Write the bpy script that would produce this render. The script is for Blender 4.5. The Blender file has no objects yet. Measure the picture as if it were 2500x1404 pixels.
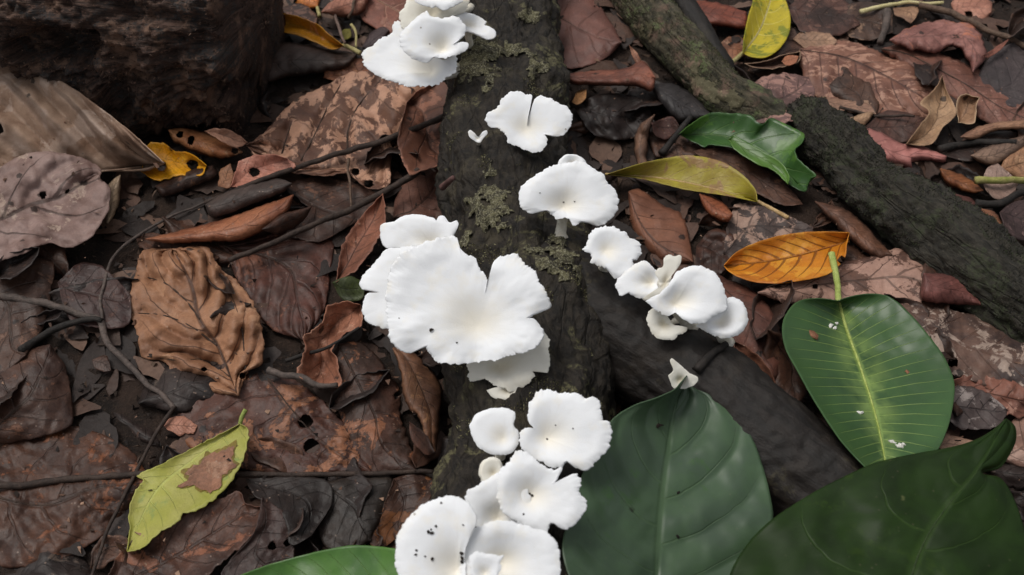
import bpy, math, random
import numpy as np
from mathutils import Vector

random.seed(7); RNG = np.random.default_rng(7)
SC = bpy.context.scene
COL = SC.collection

# ------------------------------------------------------------------ camera, sky, sun, exposure
ALPHA = math.radians(50.0); DIST = 0.72; HF = math.tan(math.radians(25.0))
TGT = np.array([0.0, 0.0, 0.02])
CAM = TGT + DIST * np.array([0.0, -math.cos(ALPHA), math.sin(ALPHA)])
FWD = np.array([0.0, math.cos(ALPHA), -math.sin(ALPHA)])
UPV = np.array([0.0, math.sin(ALPHA), math.cos(ALPHA)])
cd = bpy.data.cameras.new('camera'); cam = bpy.data.objects.new('camera', cd); COL.objects.link(cam)
cam.location = CAM; cam.rotation_euler = (math.pi / 2 - ALPHA, 0, 0)
cd.sensor_width = 36; cd.lens = 18 / HF; cd.clip_start = 0.01; cd.clip_end = 100
cd.dof.use_dof = True; cd.dof.focus_distance = 0.69; cd.dof.aperture_fstop = 13
SC.camera = cam

SUN_EL, SUN_AZ = math.radians(66), math.radians(-62)      # azimuth clockwise from +Y
w = bpy.data.worlds.new('World'); SC.world = w; w.use_nodes = True
nt = w.node_tree; bg = nt.nodes['Background']
sky = nt.nodes.new('ShaderNodeTexSky'); sky.sky_type = 'NISHITA'; sky.sun_disc = False
sky.sun_elevation = SUN_EL; sky.sun_rotation = SUN_AZ; sky.dust_density = 4.0; sky.air_density = 1.0
hs = nt.nodes.new('ShaderNodeHueSaturation'); hs.inputs['Saturation'].default_value = 0.14
nt.links.new(sky.outputs[0], hs.inputs['Color']); nt.links.new(hs.outputs[0], bg.inputs[0])
bg.inputs[1].default_value = 0.10
sd = bpy.data.lights.new('sun', 'SUN'); sd.energy = 1.3; sd.angle = math.radians(28); sd.color = (1, .95, .88)
sun = bpy.data.objects.new('sun', sd); COL.objects.link(sun)
sdir = Vector((math.sin(SUN_AZ) * math.cos(SUN_EL), math.cos(SUN_AZ) * math.cos(SUN_EL), math.sin(SUN_EL)))
sun.rotation_euler = (-sdir).to_track_quat('-Z', 'Y').to_euler(); sun.location = sdir * 3
vs = SC.view_settings
vs.view_transform = 'Standard'; vs.look = 'None'; vs.gamma = 1.0; vs.exposure = 0.16; vs.use_curve_mapping = False
SC.cycles.use_denoising = True; SC.cycles.max_bounces = 5; SC.cycles.diffuse_bounces = 3; SC.cycles.glossy_bounces = 2; SC.cycles.transparent_max_bounces = 8

# ------------------------------------------------------------------ helpers
def ray(px):
    px = np.asarray(px, float)
    d = np.empty(px.shape[:-1] + (3,))
    k = HF / 1250.0
    a = (px[..., 0] - 1250) * k; b = (702 - px[..., 1]) * k
    return a[..., None] * np.array([1., 0, 0]) + b[..., None] * UPV + FWD

def at(px, z):                          # the point of the ray through photo pixel px at height z
    d = ray(px); t = (np.asarray(z) - CAM[2]) / d[..., 2]
    return CAM + d * t[..., None]

def proj(p):
    q = np.asarray(p) - CAM; f = q @ FWD
    return np.stack([1250 + q[..., 0] / f / HF * 1250, 702 - (q @ UPV) / f / HF * 1250], -1)

def hsh(ix, iy, iz, s):
    n = (ix.astype(np.int64) * 374761393 + iy.astype(np.int64) * 668265263 + iz.astype(np.int64) * 1440662683 + s * 974634777) & 0x7fffffff
    n = ((n ^ (n >> 13)) * 1274126177) & 0x7fffffff
    return ((n ^ (n >> 16)) & 0xffff) / 65535.0

def vn(p, s=0):
    p = np.asarray(p, float); i = np.floor(p); f = p - i; f = f * f * (3 - 2 * f); i = i.astype(np.int64)
    r = 0
    for a in (0, 1):
        for b in (0, 1):
            for c in (0, 1):
                wt = (f[..., 0] if a else 1 - f[..., 0]) * (f[..., 1] if b else 1 - f[..., 1]) * (f[..., 2] if c else 1 - f[..., 2])
                r = r + wt * hsh(i[..., 0] + a, i[..., 1] + b, i[..., 2] + c, s)
    return r * 2 - 1

def fbm(p, s=0, o=4, g=.5):
    p = np.asarray(p, float); r = 0; a = 1
    for k in range(o):
        r = r + a * vn(p * 2.03 ** k + 17.3 * k, s + k); a *= g
    return r

def f2(x, y, s=0, o=3): return fbm(np.stack([x, y, np.zeros_like(x) + .37], -1), s, o)

def curve(pts, n, smooth=True):
    p = np.array(pts, float)
    if smooth and len(p) > 2:
        q = np.vstack([2 * p[0] - p[1], p, 2 * p[-1] - p[-2]]); out = []
        for i in range(1, len(q) - 2):
            t = np.linspace(0, 1, 12, endpoint=False)[:, None]
            a, b, c, d = q[i - 1], q[i], q[i + 1], q[i + 2]
            m1 = (c - a) * .5; m2 = (d - b) * .5
            L = np.linalg.norm(c - b); 
            for m in (m1, m2):
                lm = np.linalg.norm(m)
                if lm > L: m *= L / lm
            out.append((2 * t**3 - 3 * t**2 + 1) * b + (t**3 - 2 * t**2 + t) * m1 + (-2 * t**3 + 3 * t**2) * c + (t**3 - t**2) * m2)
        p = np.vstack(out + [p[-1:]])
    s = np.r_[0, np.cumsum(np.linalg.norm(np.diff(p, axis=0), axis=1))]
    u = np.linspace(0, s[-1], n)
    return np.stack([np.interp(u, s, p[:, k]) for k in range(p.shape[1])], -1)

def gblur(a, s0, s1):
    for ax, s in ((0, s0), (1, s1)):
        if s < .4: continue
        r = int(3 * s) + 1; k = np.exp(-.5 * (np.arange(-r, r + 1) / s) ** 2); k /= k.sum()
        pad = [(0, 0), (0, 0)]; pad[ax] = (r, r)
        b = np.pad(a, pad, 'edge')
        a = np.apply_along_axis(lambda m: np.convolve(m, k, 'valid'), ax, b)
    return a

def mesh(name, v, f, mat, parent=None, uv=None, org=None, smooth=True):
    v = np.asarray(v, float)
    org = np.zeros(3) if org is None else np.asarray(org, float)
    me = bpy.data.meshes.new(name)
    me.from_pydata((v - org).tolist(), [], f.tolist() if hasattr(f, 'tolist') else f)
    me.polygons.foreach_set('use_smooth', [smooth] * len(me.polygons))
    if uv is not None:
        ul = me.uv_layers.new(name='UVMap'); li = np.empty(len(me.loops), np.int32)
        me.loops.foreach_get('vertex_index', li)
        ul.data.foreach_set('uv', np.asarray(uv, np.float32)[li].ravel())
    me.update(); me.materials.append(mat)
    o = bpy.data.objects.new(name, me); COL.objects.link(o); o.location = org
    if parent is not None:
        o.parent = parent; o.location = org - np.array(parent.location)
    return o

def tag(o, label, cat, group=None, kind=None):
    o['label'] = label; o['category'] = cat
    if group: o['group'] = group
    if kind: o['kind'] = kind
    return o

def empty(name, loc):
    o = bpy.data.objects.new(name, None); o.location = loc; o.empty_display_size = .02; COL.objects.link(o); return o

def gridf(nu, nv, wrap=False):
    i = np.arange(nu - 1)[:, None]; j = np.arange(nv if wrap else nv - 1)[None, :]; k = (j + 1) % nv
    return np.stack([i * nv + j, (i + 1) * nv + j, (i + 1) * nv + k, i * nv + k], -1).reshape(-1, 4)

def tube(P, R, ns=8, rough=0., seed=0, cap=True):
    P = np.asarray(P, float); n = len(P); R = np.broadcast_to(np.asarray(R, float), (n,))
    T = np.gradient(P, axis=0); T /= np.linalg.norm(T, axis=1)[:, None] + 1e-12
    up = np.array([0, 0, 1.]); 
    A = np.cross(T, up); bad = np.linalg.norm(A, axis=1) < .05
    A[bad] = np.cross(T[bad], [1., 0, 0]); A /= np.linalg.norm(A, axis=1)[:, None]
    B = np.cross(A, T)
    th = np.linspace(0, 2 * np.pi, ns, endpoint=False)
    D = np.cos(th)[None, :, None] * A[:, None] + np.sin(th)[None, :, None] * B[:, None]
    rr = R[:, None] * np.ones(ns)
    if rough: rr = rr * (1 + rough * fbm((P[:, None] + D * R[:, None, None]) * 300, seed, 3))
    V = P[:, None] + D * rr[..., None]
    f = gridf(n, ns, True).tolist()
    V = V.reshape(-1, 3)
    if cap:
        f.append(list(range(ns))[::1]); f.append(list(range((n - 1) * ns, n * ns))[::-1])
    return V, f

def S(r, g, b): return tuple(((c / 255 + .055) / 1.055) ** 2.4 if c > 10 else c / 255 / 12.92 for c in (r, g, b)) + (1.,)

# ------------------------------------------------------------------ materials
class NB:
    def __init__(s, tree): s.t = tree
    def n(s, typ, ins=None, **kw):
        nd = s.t.nodes.new(typ)
        for k, v in kw.items(): setattr(nd, k, v)
        for k, v in (ins or {}).items():
            if hasattr(v, 'is_linked') or hasattr(v, 'links'): s.t.links.new(v, nd.inputs[k])
            else: nd.inputs[k].default_value = v
        return nd
    def m(s, op, a, b=None, c=None, clamp=False):
        ins = {0: a}
        if b is not None: ins[1] = b
        if c is not None: ins[2] = c
        return s.n('ShaderNodeMath', ins, operation=op, use_clamp=clamp).outputs[0]
    def ss(s, x, lo, hi):
        return s.n('ShaderNodeMapRange', {0: x, 1: lo, 2: hi, 3: 0., 4: 1.}, interpolation_type='SMOOTHSTEP').outputs[0]
    def mix(s, f, a, b, bl='MIX'):
        nd = s.n('ShaderNodeMix', None, data_type='RGBA', blend_type=bl)
        for k, v in ((0, f), (6, a), (7, b)):
            if hasattr(v, 'links'): s.t.links.new(v, nd.inputs[k])
            else: nd.inputs[k].default_value = v
        return nd.outputs[2]
    def noise(s, vec, sc, det=4., rough=.55, dist=0.):
        return s.n('ShaderNodeTexNoise', {'Vector': vec, 'Scale': sc, 'Detail': det, 'Roughness': rough, 'Distortion': dist}).outputs[0]

def leaf_group():
    g = bpy.data.node_groups.new('leaf_shade', 'ShaderNodeTree'); I = g.interface
    def inp(n, t, d):
        s = I.new_socket(n, in_out='INPUT', socket_type='NodeSocket' + t); s.default_value = d
    for n in ('A', 'B', 'Patch', 'Vein', 'Spot'): inp(n, 'Color', (.1, .1, .1, 1))
    for n, d in (('PatchThr', .6), ('PatchScale', 60.), ('VeinAmt', .5), ('VeinN', 8.), ('VeinSlant', .2), ('VeinW', .06), ('MidGlow', 0.), ('SpotAmt', .1), ('Rough', .55), ('Seed', 0.), ('BumpV', .4), ('BumpF', .4), ('Stretch', 1.), ('Rim', 0.), ('Fine', .35), ('Spec', .38)):
        inp(n, 'Float', d)
    I.new_socket('BSDF', in_out='OUTPUT', socket_type='NodeSocketShader')
    b = NB(g); gi = g.nodes.new('NodeGroupInput').outputs; go = g.nodes.new('NodeGroupOutput')
    tc = b.n('ShaderNodeTexCoord'); uv = b.n('ShaderNodeSeparateXYZ', {0: tc.outputs['UV']})
    U, V = uv.outputs[0], uv.outputs[1]; av = b.m('ABSOLUTE', V)
    off = b.n('ShaderNodeCombineXYZ', {0: gi['Seed'], 1: b.m('MULTIPLY', gi['Seed'], 1.7), 2: b.m('MULTIPLY', gi['Seed'], .31)}).outputs[0]
    P = b.n('ShaderNodeVectorMath', {0: tc.outputs['Object'], 1: off}, operation='ADD').outputs[0]
    # vein phase
    wob = b.m('MULTIPLY', b.m('SUBTRACT', b.noise(P, 45., 2.), .5), b.m('ADD', .12, b.m('MULTIPLY', gi['Fine'], 1.1)))
    side = b.m('MULTIPLY', b.m('GREATER_THAN', V, 0.), .37)
    ph = b.m('ADD', b.m('ADD', b.m('MULTIPLY', b.m('SUBTRACT', U, b.m('MULTIPLY', gi['VeinSlant'], b.m('POWER', av, 1.25))), gi['VeinN']), wob), side)
    d = b.m('ABSOLUTE', b.m('SUBTRACT', b.m('FRACT', ph), .5))
    wl = b.m('MULTIPLY', gi['VeinW'], b.m('SUBTRACT', 1.15, av))
    lat = b.m('SUBTRACT', 1., b.ss(d, b.m('MULTIPLY', wl, .3), wl))
    lat = b.m('MULTIPLY', lat, b.m('SUBTRACT', 1., b.ss(av, .75, 1.)))
    midr = b.m('SUBTRACT', 1., b.ss(av, .02, .06))
    vein = b.m('MAXIMUM', lat, midr)
    # fine cross veins
    cr = b.n('ShaderNodeTexVoronoi', {'Vector': P, 'Scale': 420.}, feature='DISTANCE_TO_EDGE').outputs[0]
    crm = b.m('SUBTRACT', 1., b.ss(cr, 0., .12))
    # colour
    c = b.mix(b.ss(b.noise(P, 38., 5., .6, .4), .36, .66), gi['A'], gi['B'])
    vecs = b.n('ShaderNodeVectorMath', {0: P, 1: b.n('ShaderNodeCombineXYZ', {0: 1., 1: gi['Stretch'], 2: 1.}).outputs[0]}, operation='MULTIPLY').outputs[0]
    pn = b.noise(vecs, gi['PatchScale'], 9., .70, .5)
    pm = b.ss(pn, b.m('SUBTRACT', gi['PatchThr'], .02), b.m('ADD', gi['PatchThr'], .02))
    pcol = b.mix(b.noise(P, 160., 3.), gi['Patch'], b.mix(.55, gi['Patch'], gi['B']))
    c = b.mix(pm, c, pcol)
    c = b.mix(b.m('MULTIPLY', gi['MidGlow'], b.m('MULTIPLY', b.m('SUBTRACT', 1., b.ss(av, .0, .42)), b.ss(b.noise(P, 70., 3.), .3, .62))), c, gi['Vein'])
    c = b.mix(b.m('MULTIPLY', vein, gi['VeinAmt']), c, gi['Vein'])
    c = b.mix(b.m('MULTIPLY', b.ss(av, .93, 1.), gi['Rim']), c, gi['Patch'])
    # decay spots; the dark ones also paint the shadow inside small holes
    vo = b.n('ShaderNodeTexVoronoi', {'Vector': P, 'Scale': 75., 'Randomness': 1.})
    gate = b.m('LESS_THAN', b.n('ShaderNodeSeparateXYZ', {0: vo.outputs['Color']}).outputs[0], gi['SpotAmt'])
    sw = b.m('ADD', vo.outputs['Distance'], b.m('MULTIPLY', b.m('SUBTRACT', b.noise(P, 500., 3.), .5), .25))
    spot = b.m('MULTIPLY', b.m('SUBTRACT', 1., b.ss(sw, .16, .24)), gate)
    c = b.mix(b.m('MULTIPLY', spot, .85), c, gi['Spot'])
    # grain, dust, wear
    ds = b.n('ShaderNodeTexVoronoi', {'Vector': P, 'Scale': 520.})
    dg = b.m('MULTIPLY', b.m('LESS_THAN', b.n('ShaderNodeSeparateXYZ', {0: ds.outputs['Color']}).outputs[1], .05), b.m('SUBTRACT', 1., b.ss(ds.outputs['Distance'], .2, .38)))
    dg = b.m('MULTIPLY', dg, b.ss(b.noise(P, 50., 3.), .42, .6))
    c = b.mix(b.m('MULTIPLY', dg, b.m('MULTIPLY', gi['Fine'], 1.2)), c, S(160, 138, 124))
    gr = b.noise(P, 700., 4., .7)
    k = b.m('ADD', b.m('MULTIPLY', b.m('SUBTRACT', gr, .5), b.m('MULTIPLY', gi['Fine'], 3.0)), 1.)
    k = b.m('MULTIPLY', k, b.m('SUBTRACT', 1., b.m('MULTIPLY', crm, b.m('MULTIPLY', gi['Fine'], .10))))
    k = b.m('MULTIPLY', k, b.m('ADD', 1., b.m('MULTIPLY', b.m('SUBTRACT', b.noise(P, 190., 5., .7), .5), b.m('MULTIPLY', gi['Fine'], 2.6))))
    big = b.m('ADD', b.m('MULTIPLY', b.m('SUBTRACT', b.noise(P, 16., 3.), .5), .7), 1.)
    k = b.m('MULTIPLY', k, big)
    kc = b.n('ShaderNodeCombineColor', {0: k, 1: k, 2: k}).outputs[0]
    c = b.mix(1., c, kc, 'MULTIPLY')
    # bump
    h = b.m('ADD', b.m('MULTIPLY', b.m('ADD', vein, 0.), b.m('MULTIPLY', gi['BumpV'], -1.)), b.m('MULTIPLY', b.m('ADD', b.noise(P, 240., 5., .65), b.m('MULTIPLY', crm, -.07)), gi['BumpF']))
    h = b.m('ADD', h, b.m('MULTIPLY', pm, b.m('MULTIPLY', gi['Fine'], .35)))
    bp = b.n('ShaderNodeBump', {'Strength': .9, 'Distance': .0009, 'Height': h})
    ro = b.m('ADD', gi['Rough'], b.m('MULTIPLY', b.m('SUBTRACT', b.noise(P, 60., 4.), .5), b.m('MULTIPLY', gi['Fine'], .75)))
    bs = b.n('ShaderNodeBsdfPrincipled', {'Base Color': c, 'Roughness': ro, 'Normal': bp.outputs[0]})
    g.links.new(gi['Spec'], bs.inputs['Specular IOR Level'])
    tr = b.n('ShaderNodeBsdfTranslucent', {'Color': c})
    mx = b.n('ShaderNodeMixShader', {0: .10, 1: bs.outputs[0], 2: tr.outputs[0]})
    g.links.new(mx.outputs[0], go.inputs[0])
    return g
LG = leaf_group()
LEAFSEED = [0]
MATS = {}
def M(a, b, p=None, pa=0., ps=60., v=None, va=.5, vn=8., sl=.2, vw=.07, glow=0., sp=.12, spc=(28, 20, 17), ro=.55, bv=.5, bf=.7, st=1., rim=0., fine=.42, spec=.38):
    key = (a, b, p, pa, ps, v, va, vn, sl, vw, glow, sp, spc, ro, bv, bf, st, rim, fine)
    LEAFSEED[0] += 1
    m = bpy.data.materials.new('leaf_tissue'); m.use_nodes = True; t = m.node_tree; t.nodes.clear()
    g = t.nodes.new('ShaderNodeGroup'); g.node_tree = LG; o = t.nodes.new('ShaderNodeOutputMaterial')
    t.links.new(g.outputs[0], o.inputs[0])
    def warm(c):
        if not (c[0] >= c[1] >= c[2]) or c[0] - c[2] > 75: return c
        l = sum(c) / 3; return tuple(max(0, min(255, l + (x - l) * 1.2)) for x in c)
    a, b = warm(a), warm(b); p = warm(p) if p else None
    p = p or b; v = v or tuple(int(x * .55) for x in a)
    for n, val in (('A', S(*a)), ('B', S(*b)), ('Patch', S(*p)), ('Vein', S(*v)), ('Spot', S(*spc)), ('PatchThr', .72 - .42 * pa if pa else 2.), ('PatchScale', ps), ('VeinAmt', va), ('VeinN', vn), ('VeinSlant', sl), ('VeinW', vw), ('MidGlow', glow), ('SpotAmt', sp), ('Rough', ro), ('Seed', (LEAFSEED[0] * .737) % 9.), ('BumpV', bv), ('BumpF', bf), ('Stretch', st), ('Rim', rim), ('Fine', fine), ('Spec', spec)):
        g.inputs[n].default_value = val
    return m

def simple_mat(name, build):
    m = bpy.data.materials.new(name); m.use_nodes = True; t = m.node_tree; t.nodes.clear()
    b = NB(t); tc = b.n('ShaderNodeTexCoord'); bs = b.n('ShaderNodeBsdfPrincipled'); o = b.n('ShaderNodeOutputMaterial', {0: bs.outputs[0]})
    bs.inputs['Specular IOR Level'].default_value = .3
    build(b, tc, bs); return m

def bark(name, c1, c2, c3, moss=None, mossamt=0., ro=.75, stretch=(60., 260.), bump=1., crack=.3, spot=.5):
    def f(b, tc, bs):
        P = tc.outputs['Object']
        uv = b.n('ShaderNodeVectorMath', {0: tc.outputs['UV'], 1: (stretch[0], stretch[1], 1.)}, operation='MULTIPLY').outputs[0]
        fib = b.noise(uv, 1., 6., .65, .5); lump = b.noise(P, 55., 6., .6, .3); gr = b.noise(P, 420., 5., .7)
        c = b.mix(b.ss(fib, .35, .65), S(*c1), S(*c2))
        c = b.mix(b.ss(lump, .50, .68), c, S(*c3))
        c = b.mix(b.m('MULTIPLY', b.ss(gr, .58, .68), spot), c, S(*[min(255, int(x * 1.5)) for x in c2]))
        if moss:
            mn = b.noise(P, 38., 6., .7, .5); mk = b.m('MULTIPLY', b.ss(mn, .70 - .4 * mossamt, .76 - .4 * mossamt), b.ss(gr, .38, .6))
            c = b.mix(mk, c, S(*moss))
        cr = b.m('SUBTRACT', 1., b.ss(b.n('ShaderNodeTexVoronoi', {'Vector': uv, 'Scale': .35}, feature='DISTANCE_TO_EDGE').outputs[0], 0., .06))
        k = b.m('SUBTRACT', 1., b.m('MULTIPLY', cr, crack)); kc = b.n('ShaderNodeCombineColor', {0: k, 1: k, 2: k}).outputs[0]
        c = b.mix(1., c, kc, 'MULTIPLY')
        h = b.m('ADD', b.m('ADD', b.m('MULTIPLY', fib, 1.), b.m('MULTIPLY', gr, .5)), b.m('MULTIPLY', cr, -crack))
        bp = b.n('ShaderNodeBump', {'Strength': bump, 'Distance': .0022, 'Height': h})
        for k_, v_ in (('Base Color', c), ('Normal', bp.outputs[0])): b.t.links.new(v_, bs.inputs[k_])
        bs.inputs['Roughness'].default_value = ro
    return simple_mat(name, f)

def twig_mat(c1, c2, ro=.7):
    def f(b, tc, bs):
        P = tc.outputs['Object']; n = b.noise(P, 160., 5., .65); g2 = b.noise(P, 900., 3., .7)
        c = b.mix(b.ss(n, .38, .62), S(*c1), S(*c2)); c = b.mix(b.m('MULTIPLY', b.ss(g2, .55, .7), .5), c, S(*[int(x * .5) for x in c1]))
        bp = b.n('ShaderNodeBump', {'Strength': .8, 'Distance': .0008, 'Height': b.m('ADD', n, g2)})
        b.t.links.new(c, bs.inputs['Base Color']); b.t.links.new(bp.outputs[0], bs.inputs['Normal']); bs.inputs['Roughness'].default_value = ro
    return simple_mat('twig_bark', f)

def island_mat(name, cols, ro=.7, pos=None):
    def f(b, tc, bs):
        r = b.n('ShaderNodeNewGeometry').outputs['Random Per Island']
        ramp = b.n('ShaderNodeValToRGB', {0: r}); cr = ramp.color_ramp; cr.interpolation = 'CONSTANT'
        while len(cr.elements) < len(cols): cr.elements.new(.5)
        for i, cc in enumerate(cols): cr.elements[i].position = i / len(cols); cr.elements[i].color = S(*cc)
        P = tc.outputs['Object']; g = b.noise(P, 260., 5., .7); k = b.m('ADD', .35, b.m('MULTIPLY', g, 1.25))
        kc = b.n('ShaderNodeCombineColor', {0: k, 1: k, 2: k}).outputs[0]
        b.t.links.new(b.mix(1., ramp.outputs[0], kc, 'MULTIPLY'), bs.inputs['Base Color'])
        bp = b.n('ShaderNodeBump', {'Strength': .7, 'Distance': .0012, 'Height': g}); b.t.links.new(bp.outputs[0], bs.inputs['Normal'])
        bs.inputs['Roughness'].default_value = ro
    return simple_mat(name, f)

def mush_mat(name, rim, mid):
    def f(b, tc, bs):
        P = tc.outputs['Object']; uv = b.n('ShaderNodeSeparateXYZ', {0: tc.outputs['UV']})
        rho = uv.outputs[1]; th = uv.outputs[0]
        n = b.noise(P, 90., 4., .55); fine = b.noise(P, 1500., 3., .6)
        rv = b.n('ShaderNodeCombineXYZ', {0: b.m('MULTIPLY', th, 55.), 1: b.m('MULTIPLY', rho, 2.5), 2: 0.}).outputs[0]
        rad = b.noise(rv, 1., 3., .6)
        c = b.mix(b.ss(b.m('ADD', rho, b.m('MULTIPLY', b.m('SUBTRACT', n, .5), .5)), .0, .6), S(*mid), S(*rim))
        c = b.mix(b.m('MULTIPLY', b.ss(n, .50, .72), .45), c, S(*mid)); c = b.mix(b.m('MULTIPLY', b.ss(b.noise(P, 35., 4., .6), .55, .75), .35), c, S(206, 202, 190)); c = b.mix(b.m('MULTIPLY', b.ss(rad, .55, .75), .10), c, S(196, 190, 176))
        sp = b.n('ShaderNodeTexVoronoi', {'Vector': P, 'Scale': 170.}); 
        gate = b.m('LESS_THAN', b.n('ShaderNodeSeparateXYZ', {0: sp.outputs['Color']}).outputs[0], .035)
        c = b.mix(b.m('MULTIPLY', b.m('MULTIPLY', gate, b.m('LESS_THAN', sp.outputs['Distance'], .13)), .6), c, S(120, 105, 85))
        h = b.m('ADD', b.m('MULTIPLY', rad, .07), b.m('MULTIPLY', fine, .5))
        bp = b.n('ShaderNodeBump', {'Strength': .35, 'Distance': .0008, 'Height': h})
        b.t.links.new(c, bs.inputs['Base Color']); b.t.links.new(bp.outputs[0], bs.inputs['Normal'])
        bs.inputs['Roughness'].default_value = .75; bs.inputs['Specular IOR Level'].default_value = .2
        bs.inputs['Subsurface Weight'].default_value = .0; bs.inputs['Subsurface Radius'].default_value = (.004, .0035, .003); bs.inputs['Subsurface Scale'].default_value = 1.
    return simple_mat(name, f)

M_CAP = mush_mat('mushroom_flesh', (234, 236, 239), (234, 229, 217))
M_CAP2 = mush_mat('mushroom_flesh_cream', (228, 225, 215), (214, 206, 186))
M_STIPE = twig_mat((214, 208, 192), (232, 228, 216), .8)
M_DARK = twig_mat((24, 19, 16), (40, 31, 25), .8)

# ------------------------------------------------------------------ height fields (litter, logs)
X0, Y0, CELL, NX, NY = -1.1, -.75, .003, 734, 634
HL = np.zeros((NX, NY)); HG = np.zeros((NX, NY))
def cell(P):
    return (np.clip(((P[..., 0] - X0) / CELL).astype(int), 0, NX - 1), np.clip(((P[..., 1] - Y0) / CELL).astype(int), 0, NY - 1))
def ground_z(x, y): return .004 * f2(x * 9, y * 9, 3) + .0015 * f2(x * 60, y * 60, 5)
gx, gy = np.meshgrid(X0 + CELL * (np.arange(NX) + .5), Y0 + CELL * (np.arange(NY) + .5), indexing='ij')
HL[:] = ground_z(gx, gy) + .005
def splat(H, P):
    i, j = cell(P.reshape(-1, 3)); np.maximum.at(H, (i, j), P.reshape(-1, 3)[:, 2])

# ------------------------------------------------------------------ ground
def soil(b, tc, bs):
    P = tc.outputs['Object']; n = b.noise(P, 40., 8., .65); g = b.noise(P, 500., 5., .7)
    c = b.mix(b.ss(n, .35, .65), S(30, 23, 19), S(58, 44, 36)); c = b.mix(b.m('MULTIPLY', b.ss(g, .52, .7), .7), c, S(84, 66, 54))
    bp = b.n('ShaderNodeBump', {'Strength': 1., 'Distance': .004, 'Height': b.m('ADD', n, g)})
    b.t.links.new(c, bs.inputs['Base Color']); b.t.links.new(bp.outputs[0], bs.inputs['Normal']); bs.inputs['Roughness'].default_value = .85
M_SOIL = simple_mat('forest_soil', soil)
def ground():
    a = np.r_[-30, -12, -5, -2.4, np.linspace(-1.4, 1.4, 240), 2.4, 5, 12, 30]
    x, y = np.meshgrid(a, a, indexing='ij'); V = np.stack([x, y, ground_z(x, y)], -1).reshape(-1, 3)
    o = mesh('ground', V, gridf(len(a), len(a)), M_SOIL); o['kind'] = 'structure'; o['label'] = 'dark damp forest soil under the leaf litter'
ground()

# ------------------------------------------------------------------ logs
LOGS = {}
def log(name, label, ax, mat, amp=.003, ampf=.0012, ns=150, step=.0016, seed=1, flat=1., endtaper=(0, 0), cat='log', sharp=0., pit=0., box=2., dents=()):
    # ax: (px, py, z of axis, radius) all along the log
    A = np.array([np.r_[at((a[0], a[1]), a[2]), a[3]] for a in ax])
    L = np.linalg.norm(np.diff(A[:, :3], axis=0), axis=1).sum(); n = int(L / step)
    Q = curve(A, n); P, R = Q[:, :3], Q[:, 3].copy()
    s = np.linspace(0, L, n)
    for e, d in zip(endtaper, (s, L - s)):
        if e: R *= np.clip(d / e, 0.02, 1) ** .45
    T = np.gradient(P, axis=0); T /= np.linalg.norm(T, axis=1)[:, None]
    Aa = np.cross(T, [0, 0, 1.]); Aa /= np.linalg.norm(Aa, axis=1)[:, None]; B = np.cross(Aa, T)
    th = np.linspace(0, 2 * np.pi, ns, endpoint=False)
    se = (np.abs(np.cos(th)) ** box + np.abs(np.sin(th)) ** box) ** (-1 / box)
    D = (np.cos(th) * se)[None, :, None] * Aa[:, None] + (np.sin(th) * se)[None, :, None] * B[:, None] * flat
    base = P[:, None] + D * R[:, None, None]
    al = np.stack([np.broadcast_to(s[:, None], base.shape[:2]) * 14, np.cos(th)[None] * R[:, None] * 60, np.sin(th)[None] * R[:, None] * 60], -1)
    dsp = amp * fbm(base * 28, seed, 3) + amp * .8 * fbm(al, seed + 9, 3) + ampf * fbm(base * 260, seed + 4, 3)
    if sharp: dsp = dsp + sharp * np.abs(fbm(al * np.array([2.2, 1., 1.]), seed + 20, 3)) * -1
    if pit:
        pn = fbm(base * 42, seed + 31, 2); dsp = dsp - pit * np.clip((pn - .25) / .25, 0, 1)
    for (dx_, dy_, rx_, ry_, dp) in dents:
        pq = proj(base); e = ((pq[..., 0] - dx_) / rx_) ** 2 + ((pq[..., 1] - dy_) / ry_) ** 2 + .5 * fbm(base * 60, seed + 3, 3)
        dsp = dsp - dp * np.clip((1 - e) * 2.5, 0, 1)
    lim = np.clip(R / .01, .05, 1)[:, None]
    V = base + D * (dsp * lim)[..., None]
    f = gridf(n, ns, True).tolist(); f.append(list(range(ns))); f.append(list(range((n - 1) * ns, n * ns))[::-1])
    uv = np.stack([np.broadcast_to(s[:, None], base.shape[:2]), th[None] * R[:, None]], -1).reshape(-1, 2)
    org = P[n // 2] * np.array([1, 1, 0])
    root = empty(name, org)
    o = mesh('bark', V.reshape(-1, 3), f, mat, root, uv, org)
    tag(root, label, cat)
    splat(HG, V); LOGS[name] = (V, D, root, org)
    return root

MB_MAIN = bark('bark_dark_damp', (25, 22, 19), (48, 42, 35), (62, 56, 44), (96, 92, 66), .34, .7, (90., 210.))
MB_BR = bark('bark_branch', (23, 20, 18), (34, 29, 26), (42, 36, 31), (54, 49, 36), .25, .6, (40., 150.), .5, .06, .25)
MB_TOP = bark('bark_mossy_grey', (48, 46, 36), (84, 78, 62), (104, 84, 72), (92, 100, 66), .5)
MB_MOSS = bark('bark_black_mossy', (36, 34, 30), (58, 54, 46), (46, 44, 37), (58, 62, 44), .5)
MB_ROT = bark('rotten_wood', (33, 25, 22), (82, 62, 53), (116, 90, 75), (50, 49, 49), .45, .8, (70., 520.), 1., .15, .9)

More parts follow.
